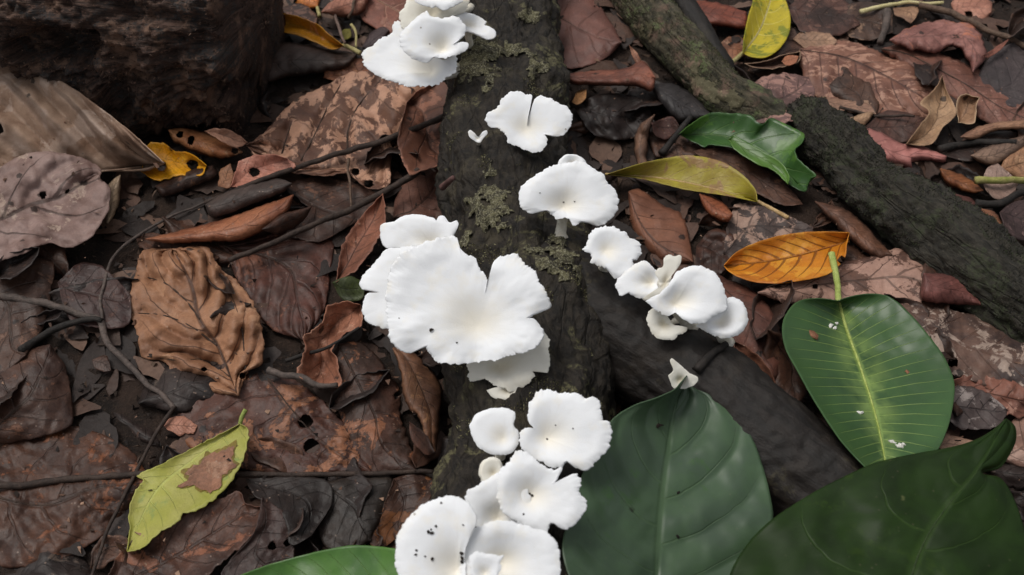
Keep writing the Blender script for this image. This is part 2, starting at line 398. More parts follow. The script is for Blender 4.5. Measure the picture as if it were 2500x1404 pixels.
MAIN = [(1262, -180, .030, .040), (1245, -60, .030, .041), (1240, 60, .030, .043), (1236, 200, .030, .045), (1236, 400, .029, .046), (1255, 560, .028, .047), (1280, 720, .026, .051), (1290, 900, .026, .052), (1290, 1100, .026, .052), (1285, 1300, .026, .052), (1285, 1650, .026, .053)]
log('fallen_log', 'dark damp fallen log carrying the white mushrooms, patched with yellow lichen', MAIN, MB_MAIN, .0046, .0016, 200, .0018, 11, .95, sharp=.0025)
log('log_branch', 'dark smooth branch forking off the mushroom log toward the veined green leaf', [(1330, 690, .028, .040), (1470, 790, .028, .036), (1640, 905, .026, .033), (1850, 1070, .024, .031), (2040, 1215, .022, .030), (2250, 1370, .02, .030), (2420, 1500, .02, .03)], MB_BR, .0022, .0008, 130, .0018, 23, cat='branch')
log('mossy_branch', 'grey green mossy branch beside the smooth purple brown leaf', [(1460, -130, .018, .019), (1560, 0, .018, .0195), (1660, 115, .017, .0195), (1765, 225, .015, .019), (1860, 285, .011, .018), (1960, 350, .006, .016)], MB_TOP, .0022, .0009, 90, .0016, 31, endtaper=(0, .02), cat='branch')
log('thin_branch', 'thin dark branch lying along the mossy grey branch', [(1610, -80, .022, .009), (1690, 40, .02, .009), (1745, 125, .016, .008), (1790, 185, .008, .007)], MB_BR, .001, .0005, 50, .0016, 37, endtaper=(0, .01), cat='branch')
log('mossy_log', 'black mossy log slanting past the green torn leaf', [(1880, 215, .006, .007), (1935, 272, .012, .014), (2000, 335, .016, .021), (2100, 425, .018, .025), (2300, 585, .018, .027), (2500, 738, .018, .0275), (2720, 905, .018, .028), (2950, 1080, .018, .028)], MB_MOSS, .0046, .0018, 120, .0017, 43, endtaper=(.02, 0), sharp=.003)
fr = at((350., 300.), .035); ry = fr[1] + .082
def rot_log():
    xs = np.linspace(-.62, at((598., 120.), .09)[0], 6)
    pts = [tuple(proj(np.array([x, ry + .075 * ((5 - k) / 5) ** 1.2, .062]))) + (.062, r) for k, (x, r) in enumerate(zip(xs, (.08, .08, .083, .085, .082, .078)))]
    log('rotten_log', 'thick crumbling rotten log, blackish brown with fibrous pitted face', pts, MB_ROT, .008, .0036, 320, .0019, 57, .95, (0, .012), sharp=.006, pit=.008, box=3.2, dents=[(130, 120, 130, 55, .022), (560, 250, 70, 40, .02), (210, 90, 30, 20, .02)])
rot_log()

def crust(logname, spots, mat, name='lichen_patch', thick=.0021, seed=5):
    V, D, root, org = LOGS[logname]; px = proj(V); n, ns = V.shape[:2]
    lo = fbm(V * 130, seed, 4); hi = fbm(V * 420, seed + 2, 3)
    for k, (cx, cy, rx, ry_, ang) in enumerate(spots):
        a = math.radians(ang); dx, dy = px[..., 0] - cx, px[..., 1] - cy
        e = ((dx * math.cos(a) + dy * math.sin(a)) / rx) ** 2 + ((-dx * math.sin(a) + dy * math.cos(a)) / ry_) ** 2
        val = 1 - e + 1.15 * lo + .35 * hi; mk = (val > .25) & (V[..., 2] > 0)
        F = gridf(n, ns, True); mm = mk.ravel(); F = F[mm[F].all(1)]
        if len(F) < 6: continue
        t = np.clip((val - .25) * 1.4, 0.05, 1) * thick * (1 + .55 * hi)
        W = (V + D * t[..., None]).reshape(-1, 3)
        lab = np.arange(len(W))
        while True:
            mn = lab[F].min(1); new = lab.copy()
            for q in range(4): np.minimum.at(new, F[:, q], mn)
            new = new[new]
            if (new == lab).all(): break
            lab = new
        fl = lab[F[:, 0]]; vals, cnt = np.unique(fl, return_counts=True); F = F[fl == vals[cnt.argmax()]]
        u, inv = np.unique(F, return_inverse=True)
        mesh(name, W[u], inv.reshape(-1, 4), mat, root, None, org)
def lich(b, tc, bs):
    P = tc.outputs['Object']; n = b.noise(P, 190., 6., .7); g = b.noise(P, 900., 4., .7)
    c = b.mix(b.ss(n, .38, .6), S(50, 46, 36), S(106, 102, 76)); c = b.mix(b.m('MULTIPLY', b.ss(g, .50, .62), .8), c, S(160, 156, 132)); c = b.mix(b.m('MULTIPLY', b.ss(b.noise(P, 330., 5., .7), .54, .6), .75), c, S(56, 50, 40))
    bp = b.n('ShaderNodeBump', {'Strength': 1., 'Distance': .0015, 'Height': b.m('ADD', n, g)})
    b.t.links.new(c, bs.inputs['Base Color']); b.t.links.new(bp.outputs[0], bs.inputs['Normal']); bs.inputs['Roughness'].default_value = .85
M_LICH = simple_mat('lichen_crust', lich)
crust('fallen_log', [(1150, 150, 85, 70, -20), (1118, 240, 46, 85, 15), (1240, 120, 60, 30, 10), (1180, 505, 70, 50, 30), (1200, 410, 22, 30, 0), (1220, 545, 40, 18, 0), (1370, 640, 75, 55, 20), (1290, 40, 40, 22, 0), (1140, 580, 14, 26, 20), (1310, 170, 40, 25, 0)], M_LICH)
crust('log_branch', [(1900, 1045, 85, 40, 35), (1830, 1010, 45, 26, 30)], bark('lichen_dull', (40, 36, 24), (70, 62, 38), (58, 52, 36)), thick=.0012)
crust('mossy_branch', [(1590, 90, 50, 22, 50), (1680, 150, 40, 18, 45), (1720, 215, 50, 26, 45), (1780, 240, 40, 22, 35)], bark('lichen_grey', (80, 76, 56), (112, 104, 82), (120, 98, 84)), thick=.0011)

def moss(logname, count, cols, ln, seed, zmin, thr=-.15, name='moss'):
    V, D, root, org = LOGS[logname]; r = np.random.default_rng(seed)
    v = V.reshape(-1, 3); d = D.reshape(-1, 3); ok = np.where((v[:, 2] > zmin) & (fbm(v * 60, seed, 2) > thr))[0]
    i = r.choice(ok, count); p = v[i]; n = d[i] + r.normal(0, .55, (count, 3)); n /= np.linalg.norm(n, axis=1)[:, None]
    t = np.cross(n, r.normal(0, 1, (count, 3))); t /= np.linalg.norm(t, axis=1)[:, None]
    l = ln * r.uniform(.4, 1.3, (count, 1)); wd = .0005
    W = np.stack([p - t * wd - n * .0005, p + t * wd - n * .0005, p + n * l], 1).reshape(-1, 3)
    F = np.arange(count * 3).reshape(-1, 3)
    o = mesh(name, W, F, island_mat('moss_fuzz', cols, .8), root, None, org); o['kind'] = 'stuff'
moss('mossy_log', 15000, [(44, 45, 36), (52, 56, 40), (38, 36, 31), (64, 72, 46), (58, 52, 42)], .0014, 3, .016)
moss('fallen_log', 9000, [(98, 94, 64), (124, 118, 84), (70, 68, 46), (146, 142, 110)], .0013, 15, .055, .38, 'lichen_tuft')
moss('mossy_branch', 7000, [(62, 64, 44), (80, 84, 54), (54, 50, 38), (96, 92, 70)], .0016, 4, .014)
moss('rotten_log', 16000, [(92, 72, 60), (52, 41, 36), (128, 102, 86), (34, 28, 25)], .0022, 9, .01)

# ------------------------------------------------------------------ under-litter that nobody could count
def under_litter():
    r = np.random.default_rng(12); Vs, Fs = [], []; base = 0
    n = 11000
    for k in range(n):
        if k < 2200: c = r.uniform((-.62, -.36), (.62, .46))
        else: c = r.uniform((-1.5, -1.3), (1.5, 1.5))
        far = abs(c[0]) > .62 or c[1] > .46 or c[1] < -.36
        if k >= 2200 and not far: continue
        L = r.uniform(.03, .10) if far else r.uniform(.015, .06); W = L * r.uniform(.22, .5); a = r.uniform(0, 6.283)
        u = np.linspace(0, 1, 10); wd = np.sin(np.pi * np.clip(u * .96 + .02, 0, 1)) ** .8 * W * (1 + .10 * r.normal(size=10) + .2 * r.normal() * np.sin(u * 7))
        x = (u - .5) * L; vv = np.array([-1, 0, 1])
        px = np.repeat(x[:, None], 3, 1); py = vv[None] * wd[:, None] * .5
        cu, bo = r.normal(0, .15), r.normal(0, .1)
        pz = cu * np.abs(py) + bo * (px ** 2) / L * 2 + r.normal(0, .0008, px.shape)
        tx, ty = r.normal(0, .09), r.normal(0, .09); pz = pz + tx * px + ty * py
        X = c[0] + px * math.cos(a) - py * math.sin(a); Y = c[1] + px * math.sin(a) + py * math.cos(a)
        g0 = ground_z(X, Y); Z = np.minimum(g0 + r.uniform(.0005, .0045 if not far else .016) + pz, g0 + (.0052 if not far else .03))
        Vs.append(np.stack([X, Y, Z], -1).reshape(-1, 3)); Fs.append(gridf(10, 3) + base); base += 30
    o = mesh('leaf_litter', np.vstack(Vs), np.vstack(Fs), island_mat('litter_dark', [(64, 49, 42), (44, 34, 30), (84, 62, 52), (54, 46, 43), (72, 52, 42), (38, 30, 27), (98, 76, 64)], .62))
    tag(o, 'dark broken leaf litter covering the forest floor', 'leaf litter', None, 'stuff')
    # crumbs
    n = 9000; c = np.stack([r.uniform(-.62, .62, n), r.uniform(-.36, .46, n)], -1)
    z = ground_z(c[:, 0], c[:, 1]) + r.uniform(.0, .005, n); p = np.c_[c, z]
    s = r.uniform(.0006, .0034, (n, 1, 1)); tet = r.normal(0, 1, (n, 4, 3)); tet /= np.linalg.norm(tet, axis=2)[..., None]
    tet *= r.uniform(.5, 1.6, (n, 1, 3)); W = (p[:, None] + tet * s).reshape(-1, 3)
    f = np.array([[0, 1, 2], [0, 2, 3], [0, 3, 1], [1, 3, 2]]); F = (np.arange(n)[:, None, None] * 4 + f[None]).reshape(-1, 3)
    o = mesh('soil_crumbs', W, F, island_mat('crumb_mix', [(40, 31, 26), (62, 48, 40), (28, 22, 20), (92, 74, 62), (50, 40, 34)], .8), smooth=False)
    tag(o, 'dark crumbs of soil and rotted bark between the leaves', 'soil crumbs', None, 'stuff')
under_litter()

# ------------------------------------------------------------------ leaves
LEAVES = {}; ALLPX = []
def leaf(name, label, poly, tip, mat, mid=None, over=0, cup=0., arch=0., bow=0., fold=0., wav=2., rib=0., ribn=8, slant=.2, z=(0, 0, 0, 0), jag=1.2, jagf=.08, holes=(), midr=0., stalk=None, lift=0., gap=.7, stiff=.22, group=None, thick=.00045, mid_mat=None, cat='leaf', key=None, res=6., sym=None, nolitter=False, veins=(), vdep=2.6):
    poly = [tuple(p) for p in poly]; Lp = poly[:tip + 1]; Rp = [poly[0]] + poly[:tip - 1:-1]
    la, ra = curve(Lp, 200), curve(Rp, 200)
    ln = max(np.linalg.norm(np.diff(la, axis=0), axis=1).sum(), np.linalg.norm(np.diff(ra, axis=0), axis=1).sum())
    nu = int(np.clip(ln / res, 14, 100)); sd = random.randint(0, 9999)
    la, ra = curve(Lp, nu), curve(Rp, nu)
    ma = curve(mid, nu) if mid is not None else (la + ra) / 2
    wd = np.max(np.linalg.norm(la - ra, axis=1)); nv = int(np.clip(wd / res, 8, 70)) | 1
    u = np.linspace(0, 1, nu)
    if name == 'dead_leaf': jag = jag * 1.5 + .5
    for e in (la, ra):                                             # ragged margin
        out = e - ma; nrm = np.linalg.norm(out, axis=1)[:, None] + 1e-6
        e += out / nrm * (jag * f2(e[:, 0] * jagf, e[:, 1] * jagf, sd, 4))[:, None] * np.clip(nrm / 14, 0, 1)
    v = np.linspace(-1, 1, nv)
    G = np.where((v < 0)[None, :, None], ma[:, None] + (la - ma)[:, None] * np.abs(v)[None, :, None], ma[:, None] + (ra - ma)[:, None] * np.abs(v)[None, :, None])
    U, Vv = np.meshgrid(u, v, indexing='ij')
    keep = np.ones((nu - 1) * (nv - 1), bool)
    F = gridf(nu, nv)
    for (hx, hy, hr) in holes:
        dd = G - np.array([hx, hy]); r = np.linalg.norm(dd, axis=-1)
        hrn = hr * (1 + .22 * f2(np.arctan2(dd[..., 1], dd[..., 0]) * 1.3 + 9, r * 0, sd + 3, 2))
        ins = (r < hrn * .62).ravel(); keep &= ~ins[F].any(1)
        mv = (r < hrn) & (r >= hrn * .62); G[mv] = np.array([hx, hy]) + dd[mv] / (r[mv][:, None] + 1e-6) * hrn[mv][:, None]
    av = np.abs(Vv)
    own = cup * Vv ** 2 + arch * np.sqrt(np.clip(1 - Vv ** 2, 0, 1)) + bow * (2 * U - 1) ** 2 + fold * av
    if name == 'green_leaf': wav = min(wav, 1.3)
    own = own + wav * f2(G[..., 0] / 90, G[..., 1] / 90, sd + 1, 3) + .32 * wav * f2(G[..., 0] / 26, G[..., 1] / 26, sd + 2, 2) * (1.5 if name == 'dead_leaf' else .15)
    if rib: own = own + rib * (np.abs(np.sin(np.pi * (ribn * (U - slant * av ** 1.25)))) - .5) * np.clip(av * 4, 0, 1) * np.clip((1 - av) * 5, .25, 1)
    for pts in veins:
        c = curve(pts, 60); dv = np.min(np.linalg.norm(G[:, :, None] - c[None, None], axis=-1), -1); own = own - vdep * np.exp(-(dv / 15) ** 2)
    own = own + z[0] * (1 - U) + z[1] * U + z[2] * np.clip(-Vv, 0, 1) + z[3] * np.clip(Vv, 0, 1)
    own = own / 1000.
    h = np.full((nu, nv), .03)
    for it in range(4):
        P = at(G, h + (own if it else 0)); i, j = cell(P)
        raw = HL[i, j]
        if over: raw = np.maximum(raw, HG[i, j])
        sm = gblur(raw, nu * stiff, nv * stiff)
        offs = np.clip(np.percentile(raw - sm, 88), 0, .006)
        h = .35 * h + .65 * (sm + offs + gap / 1000. + lift)
    P = at(G, h + own)
    if not nolitter: splat(HL, P)
    org = np.array([P[nu // 2, nv // 2, 0], P[nu // 2, nv // 2, 1], P[..., 2].min()])
    parts = midr > 0 or stalk is not None or len(veins) > 0
    if parts:
        root = empty(name, org); o = mesh('blade', P.reshape(-1, 3), F[keep], mat, root, np.stack([U, Vv], -1).reshape(-1, 2), org)
    else:
        root = o = mesh(name, P.reshape(-1, 3), F[keep], mat, None, np.stack([U, Vv], -1).reshape(-1, 2), org)
    md = o.modifiers.new('thickness', 'SOLIDIFY'); md.thickness = thick; md.offset = -1
    tag(root, label, cat, group)
    mm = mid_mat or TW_MID
    if midr:
        q = P[:, nv // 2]; a, b_ = 0, nu
        sc = np.linalg.norm(q - CAM, axis=1) * HF / 1250
        Vt, Ft = tube(q + np.array([0, 0, 1.]) * (midr * sc * .25)[:, None], midr * sc * np.linspace(1, .25, nu), 8, .08)
        mesh('midrib', Vt, Ft, mm, root, None, org)
    if stalk is not None:
        pts, r0 = stalk; c = curve(pts, 24); q0 = P[0, nv // 2] if np.linalg.norm(c[0] - G[0, nv // 2]) < np.linalg.norm(c[0] - G[-1, nv // 2]) else P[-1, nv // 2]
        zz = np.linspace(q0[2] + .0005, 0, 24)
        for it in range(3):
            pp = at(c, zz); i, j = cell(pp); g = HL[i, j]
            if over: g = np.maximum(g, HG[i, j])
            t = np.linspace(0, 1, 24); zz = (1 - t) * q0[2] + t * (g.max() + .001)
        pp = at(c, zz); sc = np.linalg.norm(pp - CAM, axis=1) * HF / 1250
        Vt, Ft = tube(pp, sc * r0 * np.linspace(1, 1.15, 24), 10, .08)
        mesh('stalk', Vt, Ft, mm, root, None, org)
    for pts in veins:
        c = curve(pts, 40); g2, p2 = G.reshape(-1, 2), P.reshape(-1, 3); zz = []
        for q in c:
            d = ((g2 - q) ** 2).sum(1); i = np.argsort(d)[:5]; wt = 1 / (d[i] + 4); zz.append((p2[i, 2] * wt).sum() / wt.sum())
        pp = at(c, gblur(np.array(zz)[:, None], 2, 0)[:, 0] + .0003); sc = np.linalg.norm(pp - CAM, axis=1) * HF / 1250
        Vt, Ft = tube(pp, sc * 2.6 * np.linspace(1, .4, 40), 8, .1); ve = mesh('vein', Vt, Ft, mm, root, None, org); ve.parent = o; ve.location = (0, 0, 0)
    LEAVES[key or label] = (G, P, root, org); ALLPX.append((root, G, np.linalg.norm(P - CAM, axis=-1), label))
    return root
TW_MID = twig_mat((92, 70, 54), (120, 92, 70))
TW_PALE = twig_mat((150, 140, 92), (178, 166, 116))
TW_GREEN = twig_mat((128, 140, 70), (150, 162, 88))
TW_DKGREEN = twig_mat((48, 66, 36), (66, 84, 48))
TW_DKMID = twig_mat((46, 34, 28), (66, 50, 40))
TW_ORANGE = twig_mat((150, 92, 40), (176, 120, 60))

# ------------------------------------------------------------------ twigs
def twig(label, pts, r, mat, lift=0., over=1, name='twig', group=None, taper=.7, rough=.12, side=()):
    n = max(12, int(np.linalg.norm(np.diff(np.array(pts, float), axis=0), axis=1).sum() / 9)); c = curve(pts, n)
    z = np.full(n, .03)
    for it in range(4):
        p = at(c, z); i, j = cell(p); raw = np.maximum(HL[i, j], HG[i, j]) if over else HL[i, j]
        sm = gblur(raw[:, None], n * .22, 0)[:, 0]; z = sm + np.clip(np.percentile(raw - sm, 75), 0, .006)
    p = at(c, z); sc = np.linalg.norm(p - CAM, axis=1) * HF / 1250
    p[:, 2] += sc * r * .6 + lift
    wob = fbm(p * 70, 3, 2)[:, None] * np.array([.0012, .0012, .0008]); p = p + wob
    V, F = tube(p, sc * r * np.linspace(1, taper, n) * (1 + .12 * fbm(p * 120, 8, 2)), 10, rough)
    o = mesh(name, V, F, mat, None, None, np.r_[p[n // 2, :2], p[:, 2].min()]); tag(o, label, 'twig', group)
    splat(HL, p)
    return o
T_DK = twig_mat((48, 38, 33), (66, 53, 46)); T_GR = twig_mat((70, 62, 58), (96, 84, 78)); T_BR = twig_mat((74, 58, 48), (104, 84, 70)); T_ST = twig_mat((196, 184, 132), (214, 202, 156)); T_BK = twig_mat((30, 27, 25), (46, 41, 38))

# --- filler leaves half buried under the others
BROWN = [((74, 55, 46), (52, 39, 34), (108, 82, 68)), ((88, 62, 50), (60, 44, 37), (120, 88, 72)), ((60, 50, 46), (44, 36, 33), (92, 80, 72)), ((100, 74, 60), (70, 52, 43), (138, 108, 90)), ((54, 42, 38), (40, 31, 28), (84, 64, 54))]
FLAB = ['whole dark brown dead leaf half buried in the litter', 'reddish brown dead leaf half buried in the litter', 'grey brown rotting leaf half buried in the litter', 'light brown dry leaf half buried in the litter', 'blackish brown rotting leaf half buried in the litter']
FMAT = [[M(tuple(int(x * .85) for x in a), tuple(int(x * .8) for x in b), p, .25, 70, va=.45, vn=random.choice((6, 8, 10)), ro=.5, sp=.2) for q in range(2)] for a, b, p in BROWN]
def filler(n):
    r = np.random.default_rng(5)
    for k in range(n):
        c = r.uniform((-60, -40), (2560, 1460)); c = np.array(c)
        a = r.uniform(0, 6.283); sc = .72 + .5 * c[1] / 1404; L = r.uniform(110, 290) * sc; W = L * r.uniform(.17, .27)
        u = np.linspace(0, 1, 7); wl = W * np.sin(np.pi * u ** .85) ** .8 * (1 + .12 * r.normal(size=7)); wr = W * np.sin(np.pi * u ** .85) ** .8 * (1 + .12 * r.normal(size=7))
        bend = r.normal(0, .12) * L * (4 * u * (1 - u)); x = (u - .5) * L
        def tr(x, y): return np.stack([c[0] + x * math.cos(a) - y * math.sin(a), c[1] + (x * math.sin(a) + y * math.cos(a)) * .72], -1)
        lf = tr(x, bend - wl); rt = tr(x, bend + wr); 
        poly = list(map(tuple, lf)) + list(map(tuple, rt[-2:0:-1])); ty = int(r.integers(0, 5))
        leaf('dead_leaf', FLAB[ty], poly, 6, FMAT[ty][int(r.integers(0, 2))], cup=r.normal(0, 5), bow=r.normal(0, 5), wav=3, fold=r.normal(0, 3), jag=r.uniform(1, 5), z=tuple(r.normal(0, 4, 4)), rib=.6, midr=r.choice([0, 2.2 * sc]) if k % 2 else 0, group='leaves half buried in the litter', res=9., stiff=.16, gap=.3, mid_mat=TW_DKMID)
filler(150); NFILL = len(ALLPX)

# --- palette for the traced leaves
GREYT = dict(a=(158, 136, 120), b=(122, 99, 84), p=(178, 160, 148), pa=.45, ps=26, v=(84, 64, 50), va=.35, sp=.22, spc=(40, 30, 26), fine=.16, ro=.6)
def dark(**k):
    d = dict(a=(84, 62, 52), b=(58, 43, 37), p=(122, 92, 74), pa=.22, ps=55, va=.5, vn=7, ro=.5, sp=.2); d.update(k)
    for q in ('a', 'b', 'p'): d[q] = tuple(int(x * (.80 if q != 'p' else .9) * m) for x, m in zip(d[q], (1.02, .98, .96)))
    d['pa'] = d['pa'] * 1.15; return M(**d)
def mott(**k):
    d = dict(a=(92, 68, 56), b=(74, 54, 46), p=(176, 136, 112), pa=.5, ps=42, va=.6, vn=6, ro=.55, sp=.12, fine=.2); d.update(k); return M(**d)
D = 'dead_leaf'

# left, from the bottom of the pile upwards
leaf(D, 'blackish brown broad leaf under the big spotted one, cut by the frame edge', [(-90, 1190), (-40, 1060), (80, 1030), (220, 1050), (330, 1110), (365, 1180), (300, 1270), (205, 1338), (130, 1372), (0, 1384), (-80, 1330)], 5, dark(a=(92, 66, 52), b=(66, 46, 38), p=(136, 92, 66), pa=.32, ps=45, vn=5, sl=.3), mid=[(-90, 1190), (100, 1235), (240, 1190), (365, 1180)], cup=-6, wav=3, midr=3, mid_mat=TW_DKMID, gap=2)
leaf(D, 'dark brown leaf beneath the chewed yellow leaf, pale torn corner', [(250, 1440), (300, 1340), (440, 1260), (560, 1205), (588, 1200), (600, 1228), (650, 1236), (632, 1290), (560, 1360), (470, 1430), (360, 1480)], 6, dark(a=(96, 70, 58), b=(64, 47, 40), p=(150, 106, 84), pa=.3, ps=35), cup=4, z=(0, 8, 0, 0), jag=3, midr=2.2, mid_mat=TW_DKMID)
leaf(D, 'purplish brown leaf with small holes above the lower green leaf', [(640, 1215), (690, 1250), (716, 1320), (716, 1400), (640, 1450), (540, 1420), (560, 1370), (620, 1300)], 3, dark(a=(78, 60, 56), b=(60, 46, 43), p=(110, 84, 74)), holes=[(702, 1325, 9), (665, 1332, 10)], jag=2.5)
leaf(D, 'smooth blackish leaf under the horizontal stick by the log', [(790, 1180), (880, 1160), (955, 1165), (945, 1230), (905, 1320), (850, 1350), (790, 1330), (770, 1250)], 4, dark(a=(58, 52, 48), b=(46, 41, 38), p=(84, 74, 64), pa=.1), cup=-4, jag=1.5, midr=2, mid_mat=TW_DKMID)
leaf(D, 'dark brown leaf with ochre blotches between the stick and lowest mushrooms', [(960, 1170), (1010, 1155), (1060, 1180), (1040, 1240), (990, 1300), (930, 1340), (900, 1330), (930, 1250)], 4, dark(p=(140, 92, 56), pa=.4, ps=60), jag=3)
leaf(D, 'black leaf lying between two dark leaves under the horizontal stick', [(600, 1170), (720, 1165), (800, 1175), (810, 1230), (760, 1310), (710, 1330), (690, 1260), (620, 1210)], 4, dark(a=(46, 38, 34), b=(36, 30, 27), p=(64, 52, 46), pa=.1))
leaf(D, 'dark leaf with ochre scab, its tip at the stick end', [(826, 842), (880, 836), (930, 886), (978, 962), (975, 1010), (1002, 1095), (1015, 1150), (900, 1152), (850, 1060), (810, 960), (800, 890)], 6, dark(a=(86, 63, 54), b=(60, 45, 39), p=(150, 108, 84), pa=.35, ps=50, vn=5), cup=-5, holes=[(970, 965, 8)], jag=3, midr=2.6, mid_mat=TW_DKMID)
leaf(D, 'dark plum leaf with tan scabs in the middle of the litter', [(640, 905), (720, 930), (810, 1000), (870, 1080), (905, 1152), (760, 1165), (620, 1150), (500, 1120), (430, 1040), (470, 960), (560, 930)], 4, dark(a=(98, 70, 60), b=(66, 47, 41), p=(158, 116, 90), pa=.36, ps=38, vn=6), mid=[(640, 905), (720, 1010), (800, 1090), (905, 1152)], holes=[(745, 1030, 16), (760, 1090, 18), (718, 1100, 10)], cup=-4, wav=3, jag=2.5, midr=2.6, mid_mat=TW_DKMID)
leaf(D, 'torn tan piece of leaf at the tip of the grey twig', [(400, 1040), (420, 1018), (455, 1022), (482, 1040), (470, 1058), (440, 1062), (410, 1052)], 3, M((168, 124, 106), (140, 100, 84), sp=.1), jag=3)
leaf(D, 'dark narrow apex of leaf hanging left of the grey twig', [(-60, 1090), (-40, 920), (60, 860), (122, 842), (160, 900), (178, 1000), (170, 1040), (120, 1062), (20, 1080)], 3, dark(a=(90, 68, 58), b=(64, 48, 42), p=(128, 96, 78), pa=.22, vn=6), cup=-6, z=(0, 5, 0, 0), jag=1.5, midr=2.5, mid_mat=TW_DKMID)
leaf(D, 'brown leaf with frayed lower edge under the grey curled leaf', [(-70, 640), (60, 632), (128, 640), (126, 700), (105, 800), (62, 868), (0, 925), (-60, 950), (-90, 800)], 5, dark(a=(92, 72, 62), b=(68, 52, 45), p=(130, 104, 88), pa=.3), cup=-5, jag=2.5, midr=2.5, mid_mat=TW_DKMID)
leaf(D, 'dull purple brown leaf behind the thin upright twig', [(140, 690), (200, 640), (260, 660), (320, 720), (315, 790), (250, 800), (170, 780)], 3, dark(a=(86, 66, 62), b=(64, 48, 46), p=(116, 92, 84)), jag=2)
leaf(D, 'dark chip of leaf in the hollow by the wrinkled leaf', [(225, 880), (260, 868), (272, 905), (250, 908), (232, 898)], 2, dark(a=(100, 76, 64)))
leaf(D, 'dark broad ribbed leaf beyond the wrinkled orange one', [(540, 600), (640, 575), (760, 560), (812, 590), (806, 660), (790, 760), (740, 830), (660, 800), (600, 720)], 6, dark(a=(102, 70, 60), b=(72, 50, 44), p=(132, 96, 80), pa=.25, vn=6, sl=.35), rib=1.6, ribn=6, slant=.35, midr=2.4, cup=-4, mid_mat=TW_DKMID)
leaf(D, 'black brown leaf under the long twigs', [(690, 450), (790, 430), (900, 460), (935, 500), (870, 540), (780, 590), (700, 570), (670, 510)], 4, dark(a=(86, 64, 55), b=(60, 45, 39), p=(124, 94, 78), pa=.3), jag=3)
leaf(D, 'purple brown leaf pressed against log above the white cluster', [(960, 532), (968, 480), (1000, 428), (1090, 395), (1100, 520), (1040, 560), (990, 540)], 3, M((98, 70, 60), (76, 54, 47), va=.4, sp=.06, ro=.6), midr=2, cup=-5, mid_mat=TW_DKMID)
leaf(D, 'rosy brown curved leaf pointing at the white cluster', [(820, 690), (835, 600), (880, 530), (935, 472), (942, 540), (915, 600), (875, 655)], 3, M((130, 90, 74), (98, 68, 57), p=(156, 112, 92), pa=.3, ps=50, vn=6, va=.6), cup=6, z=(0, 10, 0, 5), midr=2, jag=2, mid_mat=TW_DKMID)
leaf(D, 'olive green scrap of leaf beside white cluster', [(812, 690), (850, 675), (890, 690), (885, 730), (840, 735)], 2, M((66, 76, 36), (48, 54, 28), sp=.1))
leaf(D, 'pale chewed tan leaf with pointed notch by the white cluster', [(880, 745), (852, 738), (806, 746), (786, 790), (742, 822), (746, 842), (740, 872), (726, 914), (770, 940), (815, 946), (832, 930), (820, 872), (808, 856), (832, 820), (884, 792)], 8, M((156, 112, 92), (122, 84, 68), p=(182, 142, 122), pa=.35, ps=45, va=.35, sp=.2), cup=6, z=(4, 0, 6, 0), jag=3, wav=4)
leaf(D, 'tan brown upright curl of leaf leaning on log below the cluster', [(960, 850), (1000, 852), (1050, 905), (1078, 952), (1072, 1035), (1064, 1102), (1040, 1092), (1028, 1030), (996, 990), (976, 900)], 5, M((120, 88, 68), (88, 63, 50), p=(148, 112, 84), pa=.3, va=.5), arch=9, z=(0, 4, 0, 8), jag=2, over=0)
leaf(D, 'small curled brown chip leaning against dark litter by log', [(1000, 1030), (1040, 1060), (1062, 1105), (1040, 1110), (1005, 1075)], 2, dark(a=(104, 76, 64)))

# upper left
leaf(D, 'dark brown rolled leaf below the yellow and orange one', [(640, 130), (700, 105), (800, 120), (872, 132), (850, 165), (790, 178), (700, 190), (640, 200)], 3, M((60, 46, 40), (44, 34, 30), va=.2, sp=.05), arch=12, jag=1)
leaf(D, 'ragged rust brown leaf at edge of the top white cap', [(790, 190), (800, 165), (840, 152), (885, 138), (930, 150), (920, 200), (860, 210)], 3, M((130, 86, 62), (100, 66, 50), p=(150, 112, 86), pa=.3), jag=4, z=(0, 6, 0, 0))
leaf(D, 'broad reddish leaf behind top mushrooms', [(880, -30), (960, -40), (1040, 0), (1020, 80), (960, 90), (900, 60), (868, 20)], 3, M((122, 82, 70), (96, 64, 55), p=(146, 108, 94), pa=.35, ps=50, va=.6, vn=5, v=(160, 120, 100)), midr=2, cup=-4)
leaf(D, 'dark purple folded leaf next to the top cap', [(885, 115), (905, 80), (935, 65), (950, 75), (930, 110), (900, 128)], 3, M((70, 58, 58), (54, 44, 44), sp=.05), arch=5)
leaf(D, 'pink brown crumpled leaf by the thin pale twigs', [(785, 30), (810, 5), (860, -20), (905, -10), (880, 30), (830, 40)], 3, M((156, 112, 96), (120, 82, 68), p=(178, 138, 122), pa=.3), arch=6, wav=4, jag=3)
leaf('orange_leaf', 'clear orange leaf cropped by the top edge of the picture', [(700, -40), (760, -50), (785, -20), (775, 18), (755, 22), (720, 5)], 3, M((205, 128, 62), (182, 104, 52), va=.3, sp=.03, ro=.45), cup=-4, stalk=([(775, 18), (780, 40)], 4), mid_mat=TW_PALE)
leaf(D, 'mottled dark leaf between orange leaf and the rotten log', [(690, 20), (740, 10), (775, 45), (760, 75), (710, 60), (680, 40)], 3, dark(p=(130, 104, 92), pa=.4, ps=80))
leaf('yellow_leaf', 'half yellow half pink leaf with a bent pale stalk', [(838, 112), (800, 82), (775, 60), (730, 42), (686, 33), (692, 42), (680, 55), (681, 74), (728, 86), (775, 105), (812, 120)], 5, M((196, 138, 34), (178, 120, 26), p=(216, 156, 116), pa=.38, ps=30, v=(196, 150, 70), va=.4, vn=6, sp=.04, ro=.45), z=(0, 3, 9, 0), cup=3, stalk=([(838, 110), (858, 118), (880, 130)], 5), mid_mat=TW_PALE, jag=.8)
